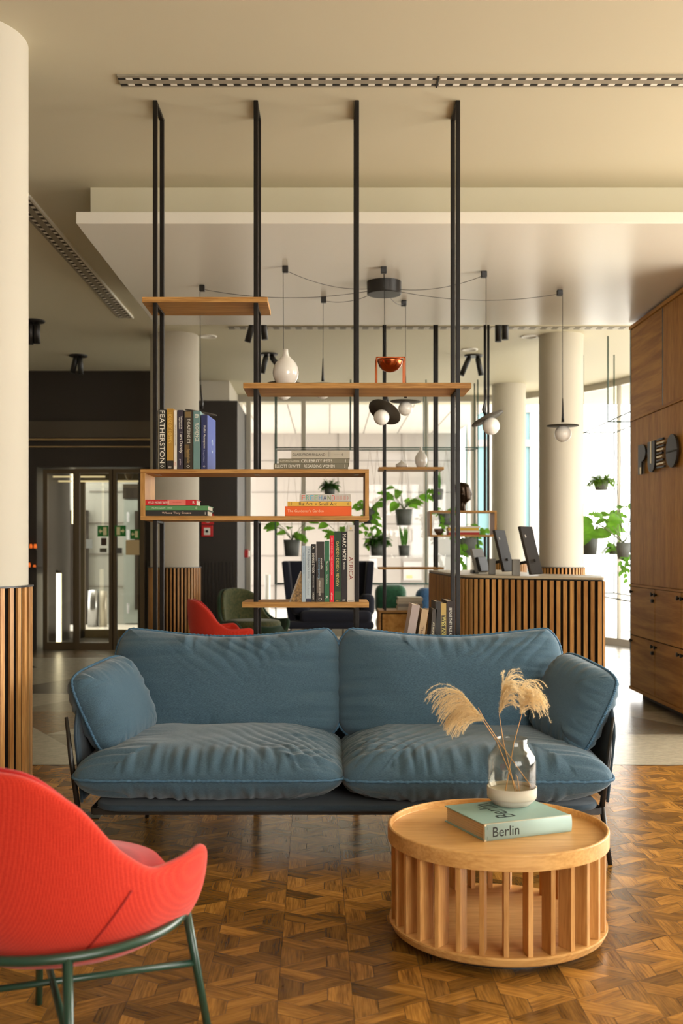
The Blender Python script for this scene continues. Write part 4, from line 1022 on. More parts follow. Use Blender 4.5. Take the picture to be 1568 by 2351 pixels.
# vase
VX_, VY_ = PX(1175, 3.93), 3.93; zv = zt+th+.0006
va = thing('vase', 'smoky clear glass vase with a pale stone base on the teal book', 'vase', (VX_, VY_, zv))
obj('base', MB().lathe([(0, 0), (.060, 0), (.064, .002), (.0885, .026), (.0905, .032), (.0915, .066), (.087, .066), (.085, .040), (0, .034)], (VX_, VY_, zv), 64), 'concrete', va)
obj('base_ring', MB().lathe([(.0605, -.0002+.001), (.0648, .0018), (.0890, .0255), (.0896, .0255), (.0655, .0012)], (VX_, VY_, zv), 64), 'concrete2', va)
gp_ = [(.080, .052), (.0885, .058), (.0895, .075), (.0895, .160), (.086, .178), (.072, .200), (.0605, .216), (.0575, .228), (.0570, .243), (.0560, .244), (.0548, .243), (.0555, .228), (.0585, .215), (.070, .198), (.0835, .177), (.087, .160), (.087, .075), (.078, .056)]
vg = bpy.data.materials.new('vase_glass'); vg.use_nodes = True; vb = vg.node_tree.nodes['Principled BSDF']
obj('glass_body', MB().lathe(gp_, (VX_, VY_, zv), 64), 'vglass', va)
# dried grass
def plume(t, root, bend_to, tipdir, n, length, spread, droop, seedv, sway):
    random.seed(seedv)
    root = Vector(root); bend_to = Vector(bend_to); mb = MB(); hair = MB()
    for i in range(n):
        a = random.uniform(-spread, spread); ph = random.uniform(0, 1)
        L = length*random.uniform(.55, 1.1)
        d = Vector(tipdir).normalized(); side = Vector((0, 1, 0)); d = (d+Vector((random.uniform(-.5, .5), random.uniform(-.7, .7), random.uniform(-.45, .75)))*sway).normalized()
        p = root.lerp(bend_to, random.uniform(.0, 1.0)); pts = [p.copy()]; v = d.copy()
        N = 16
        for k in range(N):
            v = (v+Vector((0, 0, -droop*(.25+k/N*1.3)/N*3))+Vector((random.uniform(-.05, .05), random.uniform(-.05, .05), 0))*.6).normalized()
            p = p+v*L/N; pts.append(p.copy())
        mb.tube(pts, [.0007]*len(pts), 3, cap=False, smooth=False)
        for k in range(1, len(pts)):
            for h in range(10):
                f = random.random(); q = pts[k-1].lerp(pts[k], f)
                r = Vector((random.gauss(0, 1), random.gauss(0, 1), random.gauss(0, 1))).normalized()
                tdir = (pts[k]-pts[k-1]).normalized(); hd = (r+tdir*.8).normalized(); hl = random.uniform(.005, .0105)
                wv = hd.cross(Vector((random.random(), random.random(), random.random()))).normalized()*.00055
                b0 = len(hair.v); hair.v += [q-wv, q+wv, q+hd*hl]; hair.f.append((b0, b0+1, b0+2)); hair.sm.append(False); hair.r.append(0)
    mb.v += []; b0 = len(mb.v); mb.v += hair.v; mb.f += [tuple(b0+i for i in f) for f in hair.f]; mb.sm += hair.sm; mb.r += hair.r
    return obj('plume', mb, 'straw', t)
def stalk(label, foot, pts, pl):
    t = thing('dried_grass', label, 'dried grass', foot, group=None)
    pp = [Vector(foot)]+[Vector(p) for p in pts]; sm = []
    for i in range(len(pp)-1):
        for k in range(6): sm.append(pp[i].lerp(pp[i+1], k/6))
    sm.append(pp[-1])
    obj('stem', MB().tube(sm, [.0021-.0010*i/len(sm) for i in range(len(sm))], 6), 'strawst', t)
    for a in pl: plume(t, *a)
    return t
def vp(px, py, dy=0): return P(px, py, VY_+dy)
zf = zv+.042
stalk('dried feathery grass stem leaning left out of the glass vase, upper of the two', (PX(1224, VY_), VY_+.0, zf+.012), [vp(1146, 1703, .0), vp(1110, 1648, -.01), vp(1098, 1625, -.02)], [(vp(1112, 1652, -.01), vp(1060, 1590, -.02), (-.95, 0, .40), 80, .15, .5, .75, 3, .5)])
stalk('dried feathery grass stem leaning left out of the glass vase, lower of the two', (PX(1190, VY_), VY_+.02, zf), [vp(1140, 1702, .02), vp(1106, 1650, .03), vp(1092, 1632, .03)], [(vp(1108, 1655, .03), vp(1075, 1620, .03), (-.9, .1, .05), 70, .14, .5, .7, 5, .55)])
stalk('dried grass stem with a drooping plume, left one of the upright pair', (PX(1182, VY_), VY_-.02, zf), [vp(1156, 1705, -.03), vp(1146, 1640, -.03)], [(vp(1146, 1640, -.03), vp(1156, 1588, -.03), (.30, 0, .9), 80, .125, .5, .95, 9, .6)])
stalk('dried grass stem with a drooping plume, right one of the upright pair', (PX(1160, VY_), VY_-.0, zf), [vp(1180, 1705, 0), vp(1198, 1640, 0)], [(vp(1196, 1640, 0), vp(1190, 1590, 0), (.5, .1, .7), 95, .135, .5, 1.15, 11, .7)])
stalk('short broken grass stem standing low inside the glass vase', (PX(1194, VY_), VY_+.01, zf), [vp(1188, 1785, .01), vp(1184, 1778, .01)], [])

# ================================================================== SHELL CHAIRS
def shell_chair(name, label, loc, rotz, R, back, arm, mat_out, mat_in, legm, ringr=.385, ringz=.315, legs=True, seam=True, zb=.235, w=1.0):
    """local +Y is the front; phi runs from the back (0) to both fronts (+-180)"""
    t = thing(name, label, 'armchair', loc, rotz)
    M0 = wm(t)
    def rim(phi):
        a = abs(phi)*180/pi
        ks = [(0, back, R*1.06), (25, back-.012, R*1.055), (48, back-.09, R*1.04), (68, arm+.06, R*1.03), (86, arm+.0, R*1.05), (104, arm+.006, R*1.12), (115, arm+.012, R*1.17), (126, arm-.05, R*1.14), (136, arm-.125, R*1.03), (155, zb+.15, R*.98), (180, zb+.14, R*.97)]
        for (a0, h0, r0), (a1, h1, r1) in zip(ks, ks[1:]):
            if a <= a1:
                i = ks.index((a0, h0, r0)); f = (a-a0)/(a1-a0); out_ = []
                pm, pn = ks[max(0, i-1)], ks[min(len(ks)-1, i+2)]
                for c in (1, 2):
                    p0, p1 = ks[i][c], ks[i+1][c]; dx = a1-a0
                    def tan(l_, m_, r_):
                        if r_[0] == m_[0] or m_[0] == l_[0]: return 0
                        s0, s1 = (m_[c]-l_[c])/(m_[0]-l_[0]), (r_[c]-m_[c])/(r_[0]-m_[0])
                        return 0 if s0*s1 <= 0 else 2*s0*s1/(s0+s1)
                    t0, t1 = tan(pm, ks[i], ks[i+1])*dx, tan(ks[i], ks[i+1], pn)*dx
                    out_.append((2*f**3-3*f*f+1)*p0+(f**3-2*f*f+f)*t0+(-2*f**3+3*f*f)*p1+(f**3-f*f)*t1)
                return out_
        return ks[-1][1:]
    NU, NV = 96, 18
    outr, inr, ro = [], [], []
    th = .042
    for j in range(NV+1):
        v = j/NV; a_, b_ = [], []
        for i in range(NU):
            phi = -pi+2*pi*i/NU; hh, rr = rim(phi)
            P0, P1, P2, P3 = (0.0, zb), (rr*.86, zb-.01), (rr*.98, zb+.09+.10*max(0, hh-.5)), (rr*1.0, hh)
            c = [(1-v)**3, 3*v*(1-v)**2, 3*v*v*(1-v), v**3]
            r = sum(c[k]*(P0, P1, P2, P3)[k][0] for k in range(4)); z = sum(c[k]*(P0, P1, P2, P3)[k][1] for k in range(4))
            d = Vector((sin(phi), -cos(phi), 0))
            p = Vector((d.x*r, d.y*r*w, z)); a_.append(M0 @ p)
            v2 = v; ri = max(0, r-th*(.3+.7*min(1, v*1.5))); zi = z+th*(1-v)**1.2
            b_.append(M0 @ Vector((d.x*ri, d.y*ri*w, zi)))
        outr.append(a_); inr.append(b_)
    mb = MB()
    # rounded lip
    lip = []
    for k in (1, 2, 3):
        q = pi*k/4; row = []
        for i in range(NU):
            a, c = outr[-1][i], inr[-1][i]; m_ = (a+c)/2; row.append(m_+(a-m_)*cos(q)+Vector((0, 0, th*.5*sin(q))))
        lip.append(row)
    rows = outr[1:]+lip+inr[::-1][:-1]
    mb.grid(rows, closed_u=True, flip=True)
    b0 = 0; mb.v.append(outr[0][0]); c0 = len(mb.v)-1
    for i in range(NU): mb.f.append((c0, (i+1) % NU, i)[::-1]); mb.sm.append(True); mb.r.append(0)
    L_ = len(rows)-1; mb.v.append(inr[0][0]); c1 = len(mb.v)-1
    for i in range(NU): mb.f.append((c1, L_*NU+i, L_*NU+(i+1) % NU)[::-1]); mb.sm.append(True); mb.r.append(0)
    obj('shell', mb, mat_out, t, mods=[('SUBSURF', dict(levels=1, render_levels=1))])
    # seat cushion
    mb = MB(); rows = []
    for (f, z) in [(q_[0], q_[1]-.200+zb) for q_ in ((.0, .30), (.6, .30), (.85, .31), (.93, .35), (.93, .385), (.86, .412), (.6, .420), (.3, .425), (0, .425))]:
        rows.append([M0 @ Vector((sin(2*pi*i/48)*R*.9*f, .02+(-cos(2*pi*i/48))*R*.92*f*w, z+(.0))) for i in range(48)])
    mb.grid(rows, closed_u=True); obj('seat_cushion', mb, mat_in, t)
    # back lining
    mb = MB(); rows = []
    for j in range(3, NV+1):
        v = j/NV
        rows.append([inr[min(j, NV)][i % NU]+(M0.to_3x3() @ Vector((-sin(-pi+2*pi*i/NU), cos(-pi+2*pi*i/NU), 0)))*.02+Vector((0, 0, .024*v**3*max(0, cos((i/NU-.5)*2*pi*1.1)))) for i in range(int(NU*.27), int(NU*.73)+1)])
    mb.grid(rows, flip=False); obj('inner_lining', mb, mat_in, t, mods=[('SOLIDIFY', dict(thickness=.034, offset=0)), ('SUBSURF', dict(levels=1, render_levels=1))])
    if seam:
        for sg_ in (-1, 1):
            pts = []
            for j in range(6, NV-1):
                v = j/NV; ph = sg_*(math.radians(38+ (v**1.3)*38)); ii = (ph+pi)/(2*pi)*NU; i0 = int(ii) % NU; f = ii-int(ii)
                p = outr[j][i0].lerp(outr[j][(i0+1) % NU], f); pts.append(p)
            obj('seam', MB().tube(pts, .0035, 6), 'coralseam', t)
    if legs:
        ring = [M0 @ Vector((ringr*cos(2*pi*k/64), ringr*sin(2*pi*k/64)*w, ringz)) for k in range(64)]
        obj('frame_ring', MB().tube(ring, .0125, 10, closed=True), legm, t)
        lg = []
        for a in (45, 135, 225, 315):
            q = math.radians(a); tp_ = Vector((ringr*cos(q), ringr*sin(q)*w, ringz)); ft = Vector((ringr*1.22*cos(q), ringr*1.22*sin(q)*w, .0))
            obj('leg', MB().tube([M0 @ ft, M0 @ tp_], [.0105, .013], 10), legm, t); lg.append((tp_, ft))
        mb = MB()
        for a, b_ in ((0, 2), (1, 3)):
            p = lg[a][0].lerp(lg[a][1], .45); q = lg[b_][0].lerp(lg[b_][1], .45); mb.tube([M0 @ p, M0 @ q], .0095, 8)
        obj('stretcher', mb, legm, t)
    return t
shell_chair('shell_armchair', 'coral red shell armchair with dark green tube legs, nearest of all, at the lower left', (-.730, 2.81, 0), math.radians(-25), .350, .848, .568, 'coral', 'coralin', 'gtube', .350, .422, zb=.318)
shell_chair('shell_armchair', 'coral red shell armchair beyond the sofa beside the slatted column', (PX(517, 10.4), 10.4, 0), math.radians(-72), .350, .865, .585, 'coral', 'coralin', 'coralleg', .350, .416, zb=.344, seam=False)
shell_chair('shell_armchair', 'dark green shell armchair on coral metal legs beyond the shelves', (PX(578, 11.8), 11.8, 0), math.radians(180+42), .37, .90, .56, 'gfabdk', 'gfab', 'coralleg', .30, .40, seam=False, zb=.36)

# navy wing chair
NY = 14.0
nc = thing('wing_armchair', 'dark navy high backed wing armchair behind the low row of books', 'armchair', (PX(752, NY), NY, 0))
def NB(px0, px1, y0, y1, z0, z1): return MB().box(PX(px0, NY), PX(px1, NY), y0, y1, z0, z1)
def taper(pxa, pxb, pxc, pxd, y0, y1, z0, z1):
    a, b_, c, d = PX(pxa, NY), PX(pxb, NY), PX(pxc, NY), PX(pxd, NY)
    vs = [Vector(p) for p in ((a, y0, z0), (b_, y0, z0), (b_, y1, z0), (a, y1, z0), (c, y0+.06, z1), (d, y0+.06, z1), (d, y1+.06, z1), (c, y1+.06, z1))]
    return MB().add(vs, [(0, 3, 2, 1), (4, 5, 6, 7), (0, 1, 5, 4), (1, 2, 6, 5), (2, 3, 7, 6), (3, 0, 4, 7)])
obj('back', taper(672, 838, 650, 856, NY+.18, NY+.26, .36, 1.20), 'navy', nc, bevel=.03, seg=3)
for a, b_, c, d in ((664, 680, 648, 664), (830, 846, 842, 858)):
    obj('wing', taper(a, b_, c, d, NY-.28, NY+.24, .36, 1.20 if a < 700 else 1.20), 'navy', nc, bevel=.02, seg=3)
def puff(name, parent, x0, x1, y0, y1, z0, z1, m, lv=2):
    mb = MB().box(x0, x1, y0, y1, z0, z1)
    return obj(name, mb, m, parent, bevel=min(x1-x0, y1-y0, z1-z0)*.42, seg=5, smooth_all=True)
puff('seat_cushion', nc, PX(690, NY), PX(852, NY), NY-.42, NY+.2, .41, .57, 'navy')
puff('base_cushion', nc, PX(662, NY), PX(856, NY), NY-.40, NY+.2, .33, .43, 'navy')
puff('arm_cushion', nc, PX(668, NY), PX(712, NY), NY-.36, NY+.16, .50, .76, 'navy')
puff('arm_cushion', nc, PX(826, NY), PX(858, NY), NY-.36, NY+.16, .50, .78, 'navy')
for px in (669, 706, 733, 760, 786, 843):
    obj('leg', MB().tube([(PX(px, NY), NY-.36, 0), (PX(px, NY)+.005, NY-.33, .36)], .009, 8), 'black', nc)
# emerald sofa far behind
GY = 14.25
gs = thing('sofa', 'emerald green velvet sofa far behind the low cabinet', 'sofa', (PX(930, GY), GY, 0))
puff('back_cushion', gs, PX(864, GY), PX(938, GY), GY+.3, GY+.55, .45, PZ(1344, GY), 'gvelvet')
puff('back_cushion', gs, PX(936, GY), PX(1030, GY), GY+.3, GY+.55, .42, PZ(1372, GY), 'gvelvet')
puff('seat_cushion', gs, PX(864, GY), PX(940, GY), GY-.4, GY+.35, .24, .47, 'gvelvet')
puff('seat_cushion', gs, PX(940, GY), PX(1030, GY), GY-.4, GY+.35, .24, .47, 'gvelvet')
obj('base', MB().box(PX(866, GY), PX(1028, GY), GY-.35, GY+.5, .12, .26), 'black', gs)
for px in (870, 1022):
    for y in (GY-.3, GY+.45): obj('leg', MB().tube([(PX(px, GY), y, 0), (PX(px, GY), y, .13)], .012, 8), 'black', gs)
cu = thing('cushion', 'mid blue cushion at the right end of the emerald sofa', 'cushion', (PX(972, GY), GY, .46))
puff('cushion_cover', cu, PX(955, GY), PX(1000, GY), GY-.12, GY+.2, .46, PZ(1350, GY), 'bluefab')

# ================================================================== PENDANT LAMP
SZ = 3.453
def anchorY(py): return (SZ-H)*F/(VY-py)
pd = thing('chandelier', 'black ceiling disc with seven cables fanning out to hanging globe lamps', 'lamp', (PX(882, 8.3), 8.3, SZ-.1))
DX, DY = PX(882, 8.3), 8.3
obj('canopy', MB().lathe([(0, SZ-.098), (.128, SZ-.098), (.134, SZ-.092), (.134, SZ), (0, SZ)], (DX, DY, 0), 64, smooth=False), 'black', pd)
lampd = [ # anchor px, py, drop px, lamp px, disc centre y, globe radius px, tilt about y, tilt about x
 (655, 611, 650, 652, 881, 19, 0, 0), (743, 682, 742, 741, 884, 16.5, 0, 0), (881, 613, 882, 883, 946, 18, .52, -.50),
 (927, 690, 931, 931, 922, 16.5, .02, .0), (1111, 623, 1116, 1119, 961, 20, -.42, -.16), (1285, 666, 1291.5, 1292, 977.5, 19, 0, 0), (464, 655, 459, 461, 947, 19, .18, .05)]
discm = mat('lamp_disc', S(66, 60, 50), .5)
for (ax, ay, dx, lx, ly, gr, ty, tx) in lampd:
    Y = anchorY(ay); p = Vector((PX(ax, Y), Y, SZ))
    an = obj('cable_anchor', MB().box(p.x-.022, p.x+.022, Y-.022, Y+.022, SZ-.048, SZ), 'black', pd, bevel=.005)
    a = Vector((DX, DY, SZ-.07)); d = Vector((p.x-DX, Y-DY, 0)); a += d.normalized()*.13; b_ = p+Vector((0, 0, -.03))
    pts = []
    for k in range(17): f = k/16; q = a.lerp(b_, f); q.z -= .06*4*f*(1-f)*min(1, d.length/1.2); pts.append(q)
    lz = PZ(ly, Y); lx_ = PX(lx, Y); stem_top = lz+.20
    dp = Vector((PX(dx, Y), Y, SZ-.04))
    R = Matrix.Rotation(ty, 3, 'Y') @ Matrix.Rotation(tx, 3, 'X')
    c = Vector((lx_, Y, lz)); up = R @ Vector((0, 0, 1))
    j = c+up*.03; tp_ = Vector((dp.x*.5+j.x*.5, Y, lz+.22))
    obj('cable', MB().tube(pts, .0022, 5).tube([dp, tp_], .0022, 5), 'black', pd)
    lp = obj('lamp_holder', MB().tube([tp_, (tp_+j)/2+Vector((0, 0, .03)), j+up*.045, j+up*.0], [.004, .006, .010, .013], 10), 'black', pd)
    mx = Matrix.Translation(c) @ R.to_4x4()
    obj('disc_shade', MB().lathe([(0, .004), (.128, .0025), (.129, 0), (.128, -.0025), (0, -.004)], (0, 0, 0), 48, mx), discm, lp)
    r = gr*Y/F
    gl = MB().lathe([(r*sin(pi*k/20), r*cos(pi*k/20)) for k in range(21)], (0, 0, 0), 32, mx @ Matrix.Translation((0, 0, -r*.97)))
    obj('globe', gl, 'opal', lp)

# ceiling spot fixtures
def spots(label, px, py, Y, dirs):
    X = PX(px, Y); t = thing('ceiling_spotlight', label, 'spotlight', (X, Y, CE-.2), group='twin ceiling spotlights')
    obj('ceiling_plate', MB().lathe([(0, CE-.018), (.108, CE-.018), (.112, CE-.012), (.112, CE), (0, CE)], (X, Y, 0), 40, smooth=False), 'black', t)
    for (ox, ex, ez) in dirs:
        obj('spot_head', MB().tube([(X+ox, Y, CE-.015), (X+ox+ex*.12, Y, CE-.05), (X+ox+ex, Y, CE-ez)], [.02, .034, .034], 16), 'black', t)
spots('twin black ceiling spotlight nearest the left pillar', 78, 735, 11.1, ((-.035, -.005, .25), (.03, .0, .24)))
spots('twin black ceiling spotlight above the dark entrance wall', 180, 815, 13.1, ((-.03, -.045, .22), (.02, .01, .24)))
spots('twin black ceiling spotlight to the left of the gourd vase', 617, 813, 13.0, ((-.03, -.05, .24), (.03, .09, .15)))
spots('twin black ceiling spotlight seen right of the copper bowl', 1087, 815, 13.1, ((-.05, -.10, .25), (.05, .045, .25)))
spots('twin black ceiling spotlight half hidden by the left shelf posts', 591, 722, 10.85, ((-.03, -.07, .27), (.055, .02, .25)))
spots('twin black ceiling spotlight just behind the dropped ceiling, in front of the right columns', 1152, 722, 10.85, ((-.035, .0, .27), (.035, 0, .25)))
for lab, px, py in (('round recessed ceiling light beside the left column', 478, 772), ('round recessed ceiling light left of the nearer right column', 1215, 772), ('round recessed ceiling light above the right twin spotlight', 1078, 802)):
    Y = (CE-H)*F/(VY-py); t = obj('recessed_light', MB().lathe([(0, CE-.004), (.07, CE-.004), (.075, CE-.012), (.095, CE-.012), (.1, CE)], (PX(px, Y), Y, 0), 36), 'white'); tag(t, lab, 'ceiling light')

# ================================================================== HANGING PLANT FRAMES
def rods(label, segs, loc, r=.009, m='dkgreen'):
    t = thing('plant_frame', label, 'plant rack', loc)
    for a, b_ in segs: obj('rod', MB().tube([a, b_], r, 8), m, t)
    return t
zt_, zb_ = 2.79, .86
sg_ = []
x0, x1 = PX(632, 15.02), PX(1097, 15.02)
for y in (15.02, 15.36):
    sg_ += [((x0, y, zt_), (x1, y, zt_)), ((x0, y, zb_), (x1, y, zb_))]
    for x in (x0, x1): sg_.append(((x, y, zb_), (x, y, CE)))
for x in (PX(805, 15.02), PX(978, 15.02)): sg_.append(((x, 15.02, zt_ if x < .5 else zb_), (x, 15.02, CE))); sg_.append(((x, 15.36, zt_), (x, 15.36, CE)))
for x in (x0, x1): sg_ += [((x, 15.02, zt_), (x, 15.36, zt_)), ((x, 15.02, zb_), (x, 15.36, zb_))]
for x in (x0, x1): sg_ += [((x, 15.19, 0), (x, 15.19, zb_))]
rods('long dark green rod frame hung with potted plants along the street window', sg_, ((x0+x1)/2, 15.19, 0))
sg_ = []
for x in (3.13, 3.51):
    sg_ += [((x, 10.4, zt_), (x, 13.08, zt_)), ((x, 10.4, .82), (x, 13.08, .82))]
    for y in (10.4, 11.92, 13.08): sg_.append(((x, y, .82 if y > 13 else zt_), (x, y, CE)))
for y in (10.4, 11.92, 13.08): sg_ += [((3.13, y, zt_), (3.51, y, zt_))]
for y in (10.4, 13.08): sg_ += [((3.13, y, .82), (3.51, y, .82)), ((3.32, y, 0), (3.32, y, .82))]
rods('second dark green rod frame with plants by the curved window', sg_, (3.32, 11.8, 0), .008)

def leaf(mb, base, d, L, Wd, up=Z1, curl=.25, lobes=0):
    """a leaf blade with a raised midrib; lobes cut its edge"""
    d = d.normalized(); s_ = d.cross(up)
    if s_.length < 1e-3: s_ = Vector((1, 0, 0))
    s_.normalize(); nn = s_.cross(d).normalized()
    N = 6 if not lobes else 12; L0, R0, Cc_ = [], [], []
    for k in range(N+1):
        f = k/N; wv = Wd*math.sin(pi*min(1, f*.93+.07))**.8*(1-.35*f)
        if lobes and k % 2 == 1 and 1 < k < N-1: wv *= .45
        c = base+d*L*f-nn*curl*L*f*f; Cc_.append(c); L0.append(c+s_*wv/2+nn*wv*.12); R0.append(c-s_*wv/2+nn*wv*.12)
    b = len(mb.v); mb.v += L0+Cc_+R0
    for k in range(N):
        mb.f.append((b+k, b+k+1, b+N+1+k+1, b+N+1+k)); mb.f.append((b+N+1+k, b+N+2+k, b+2*N+3+k, b+2*N+2+k)); mb.sm += [True, True]; mb.r += [0, 0]
def plant(kind, label, px, pyt, pyb, wpx, Y, top=2.79, seedv=1, sc=1.0, lean=0):
    random.seed(seedv); X = PX(px, Y); zt, zb2 = PZ(pyt, Y), PZ(pyb, Y); r = wpx*Y/F/2
    t = thing('hanging_plant', label, 'potted plant', (X, Y, zb2), group=None)
    obj('pot', MB().lathe([(0, zb2), (r*.82, zb2), (r, zt), (r*.93, zt), (r*.9, zt-.02), (0, zt-.025)], (X, Y, 0), 28), 'pot', t)
    c = MB()
    for s_ in (-1, 1): c.tube([(X+s_*r*.95, Y, zb2+.004), (X+s_*r, Y, zt), (X, Y, top)], .0018, 4)
    obj('cord', c, 'cord', t)
    mb = MB(); st = MB(); o = Vector((X, Y, zt-.01)); m = 'leaf'
    if kind == 'fern':
        m = 'leafdk' if seedv % 2 else 'leaflt'
        for i in range(130):
            a = random.uniform(0, 2*pi); el = random.uniform(.05, 1.5); L = r*random.uniform(1.0, 1.9)*sc
            p = o+Vector((cos(a)*r*.5, sin(a)*r*.5, 0)); d = Vector((cos(a)*cos(el), sin(a)*cos(el), sin(el)))
            for k in range(9):
                d = (d+Vector((0, 0, -.16))).normalized(); q = p+d*L/9
                for s_ in (-1, 1):
                    sd_ = d.cross(Z1).normalized()*s_ if abs(d.z) < .99 else X1*s_
                    leaf(mb, q, (sd_+d*.5+Vector((0, 0, random.uniform(-.3, .3)))), r*.34, r*.19, curl=.1)
                p = q
    elif kind == 'snake':
        m = 'leafdk'
        for i in range(9):
            a = random.uniform(0, 2*pi); h_ = random.uniform(.6, 1.0)*.34*sc; p = o+Vector((cos(a)*r*.4, sin(a)*r*.4, 0)); ln_ = Vector((random.uniform(-.14, .14), random.uniform(-.1, .1), 1))
            leaf(mb, p, ln_, h_, .035*sc, up=Vector((0, -1, 0)), curl=-.03)
    elif kind == 'monstera':
        for i in range(14):
            a = 2*pi*i/14+random.uniform(-.3, .3); L = random.uniform(.12, .34)*sc; tip = o+Vector((cos(a)*L*.85+lean*L, sin(a)*L*.5, L*random.uniform(.5, 1.15)))
            st.tube([o, o.lerp(tip, .5)+Vector((0, 0, .04)), tip], .004, 5)
            d = Vector((cos(a)*.8+lean, random.uniform(-.7, -.1), random.uniform(-.5, .25))); leaf(mb, tip, d, random.uniform(.13, .21)*sc, random.uniform(.11, .17)*sc, up=Vector((0, -.8, .6)), lobes=1 if i % 2 else 0, curl=.3)
    else: # pothos: trailing vines
        for i in range(30):
            a = random.uniform(0, 2*pi); L = random.uniform(.08, .2)*sc; tip = o+Vector((cos(a)*L, sin(a)*L*.7, L*random.uniform(.1, .9)))
            st.tube([o, tip], .003, 4); leaf(mb, tip, Vector((cos(a), -.5, random.uniform(-.6, .2))), random.uniform(.07, .11)*sc, random.uniform(.05, .08)*sc, up=Vector((0, -.8, .6)))
        for i in range(4):
            a = random.choice((-1, 1))*random.uniform(.5, 1); p = o+Vector((a*r, -r*.8, .02)); pts = [o, p]; L = random.uniform(.2, .55)*sc
            for k in range(6): p = p+Vector((random.uniform(-.03, .03), random.uniform(-.015, .015), -L/6)); pts.append(p); leaf(mb, p, Vector((random.uniform(-1, 1), -.5, -.5)), .09*sc, .065*sc, up=Vector((0, -.9, .3)))
            st.tube(pts, .003, 4)
    obj('foliage', mb, m, t)
    if st.v: obj('stems', st, 'stem', t)
    return t
PY = 15.19
plant('monstera', 'hanging grey pot with a split leaf plant, above the wing armchair', 670, 1239, 1277, 38, PY, seedv=2, sc=.95)
plant('fern', 'small hanging fern in a grey pot directly over the pale grey lying book', 757, 1115, 1136, 27, PY, seedv=3, sc=.8)
plant('pothos', 'hanging trailing plant just right of the oak box', 849, 1168, 1203, 34, PY, seedv=4)
plant('fern', 'bushy hanging fern in a grey pot left of the far shelf post', 866, 1242, 1276, 34, PY, seedv=5, sc=.85)
plant('monstera', 'large leaved plant in a big grey hanging pot under the far shelf', 927, 1169, 1206, 39, PY, seedv=16, sc=1.05, lean=.15)
plant('snake', 'upright spiky plant in a small hanging pot, lower of the two', 928, 1252, 1276, 27, PY, seedv=7)
plant('snake', 'upright spiky plant in a small hanging pot behind the far shelf post', 1004, 1123, 1147, 27, PY, seedv=8)
plant('pothos', 'leafy plant in a hanging pot seen inside the far shelf box', 1024, 1180, 1206, 36, PY, seedv=9, sc=.8)
plant('pothos', 'large grey hanging pot right of the second front post, leaves trailing', 1075, 1236, 1276, 46, PY, seedv=10, sc=1.2)
plant('monstera', 'leafy hanging plant rising behind the low row of books', 782, 1240, 1274, 36, PY, seedv=12, sc=.95)
plant('fern', 'round bushy plant hanging alone high in the curved window', 1380, 1104, 1125, 33, 12.6, seedv=6, sc=.95)
plant('monstera', 'tall leaved plant in a grey hanging pot beside the nearer right column', 1354, 1231, 1274, 38, 13.0, seedv=14, sc=1.15, lean=.4)
plant('fern', 'light green bushy plant low in the curved window', 1409, 1258, 1273, 26, 12.6, seedv=20, sc=1.25)
plant('monstera', 'dense leafy plant in a pot touching the cabinet edge', 1431, 1245, 1279, 32, 12.0, seedv=15, sc=1.45, lean=-.25)
plant('pothos', 'trailing light green vine under the plants by the cabinet', 1428, 1268, 1284, 20, 12.3, seedv=23, sc=.85)

# ================================================================== ENTRANCE DETAILS
def sign(label, px0, px1, py0, py1, Y, arrow):
    t = thing('exit_sign', label, 'sign', (PX((px0+px1)/2, Y), Y, PZ(py1, Y)), group=None)
    a, b_, z1_, z0_ = PX(px0, Y), PX(px1, Y), PZ(py0, Y), PZ(py1, Y); W_, h_ = b_-a, z1_-z0_
    obj('panel', MB().box(a, b_, Y-.006, Y, z0_, z1_), 'exitg', t)
    def R4(u0, u1, v0, v1): return MB().box(a+u0*W_, a+u1*W_, Y-.009, Y-.006, z0_+v0*h_, z0_+v1*h_)
    if arrow < 0: obj('door_mark', R4(.52, .84, .14, .86), 'exitw', t)
    else: obj('door_mark', R4(.16, .48, .14, .86), 'exitw', t)
    cx0 = .12 if arrow < 0 else .88
    xa = a+W_*cx0; xb = a+W_*(cx0-arrow*.3) if arrow > 0 else a+W_*(cx0+.3)
    zc_ = (z0_+z1_)/2
    mb = MB(); tri = [(xa, zc_), (a+W_*(.28 if arrow < 0 else .72), zc_+h_*.22), (a+W_*(.28 if arrow < 0 else .72), zc_-h_*.22)]
    vs = [Vector((x, Y-.009, z)) for x, z in tri]+[Vector((x, Y-.006, z)) for x, z in tri]; mb.add(vs, [(0, 1, 2), (3, 5, 4), (0, 3, 4, 1), (1, 4, 5, 2), (2, 5, 3, 0)])
    mb.box(min(a+W_*.28, a+W_*.44) if arrow < 0 else a+W_*.54, a+W_*.44 if arrow < 0 else a+W_*.72, Y-.009, Y-.006, zc_-h_*.08, zc_+h_*.08)
    obj('arrow', mb, 'exitw', t)
GYd = EY+.03
sign('green exit sign with an arrow to the left on the entrance glass', 224, 249, 1207, 1232, GYd, -1)
sign('green exit sign with an arrow to the right on the entrance glass', 264, 289, 1206.5, 1231.5, GYd, 1)
sign('small bright green exit sign near the column, lower than the other two', 299, 320, 1216, 1237, GYd, -1)
def card(label, px0, px1, py0, py1, col, Y=GYd, cat='notice'):
    o = obj('notice', MB().box(PX(px0, Y), PX(px1, Y), Y-.005, Y, PZ(py1, Y), PZ(py0, Y)), cm(col)); tag(o, label, cat); return o
card('small dark notice with an amber centre under the left exit sign', 232, 244.5, 1235, 1252, (60, 40, 24))
card('small dark strip notice under the dark square one', 229, 245, 1259, 1268, (84, 80, 64))
card('small grey square notice right of the door mullion', 267, 280.5, 1258, 1270.5, (92, 90, 84))
card('beige paper notice under the small bright exit sign', 289, 320, 1240, 1274, (196, 174, 130))
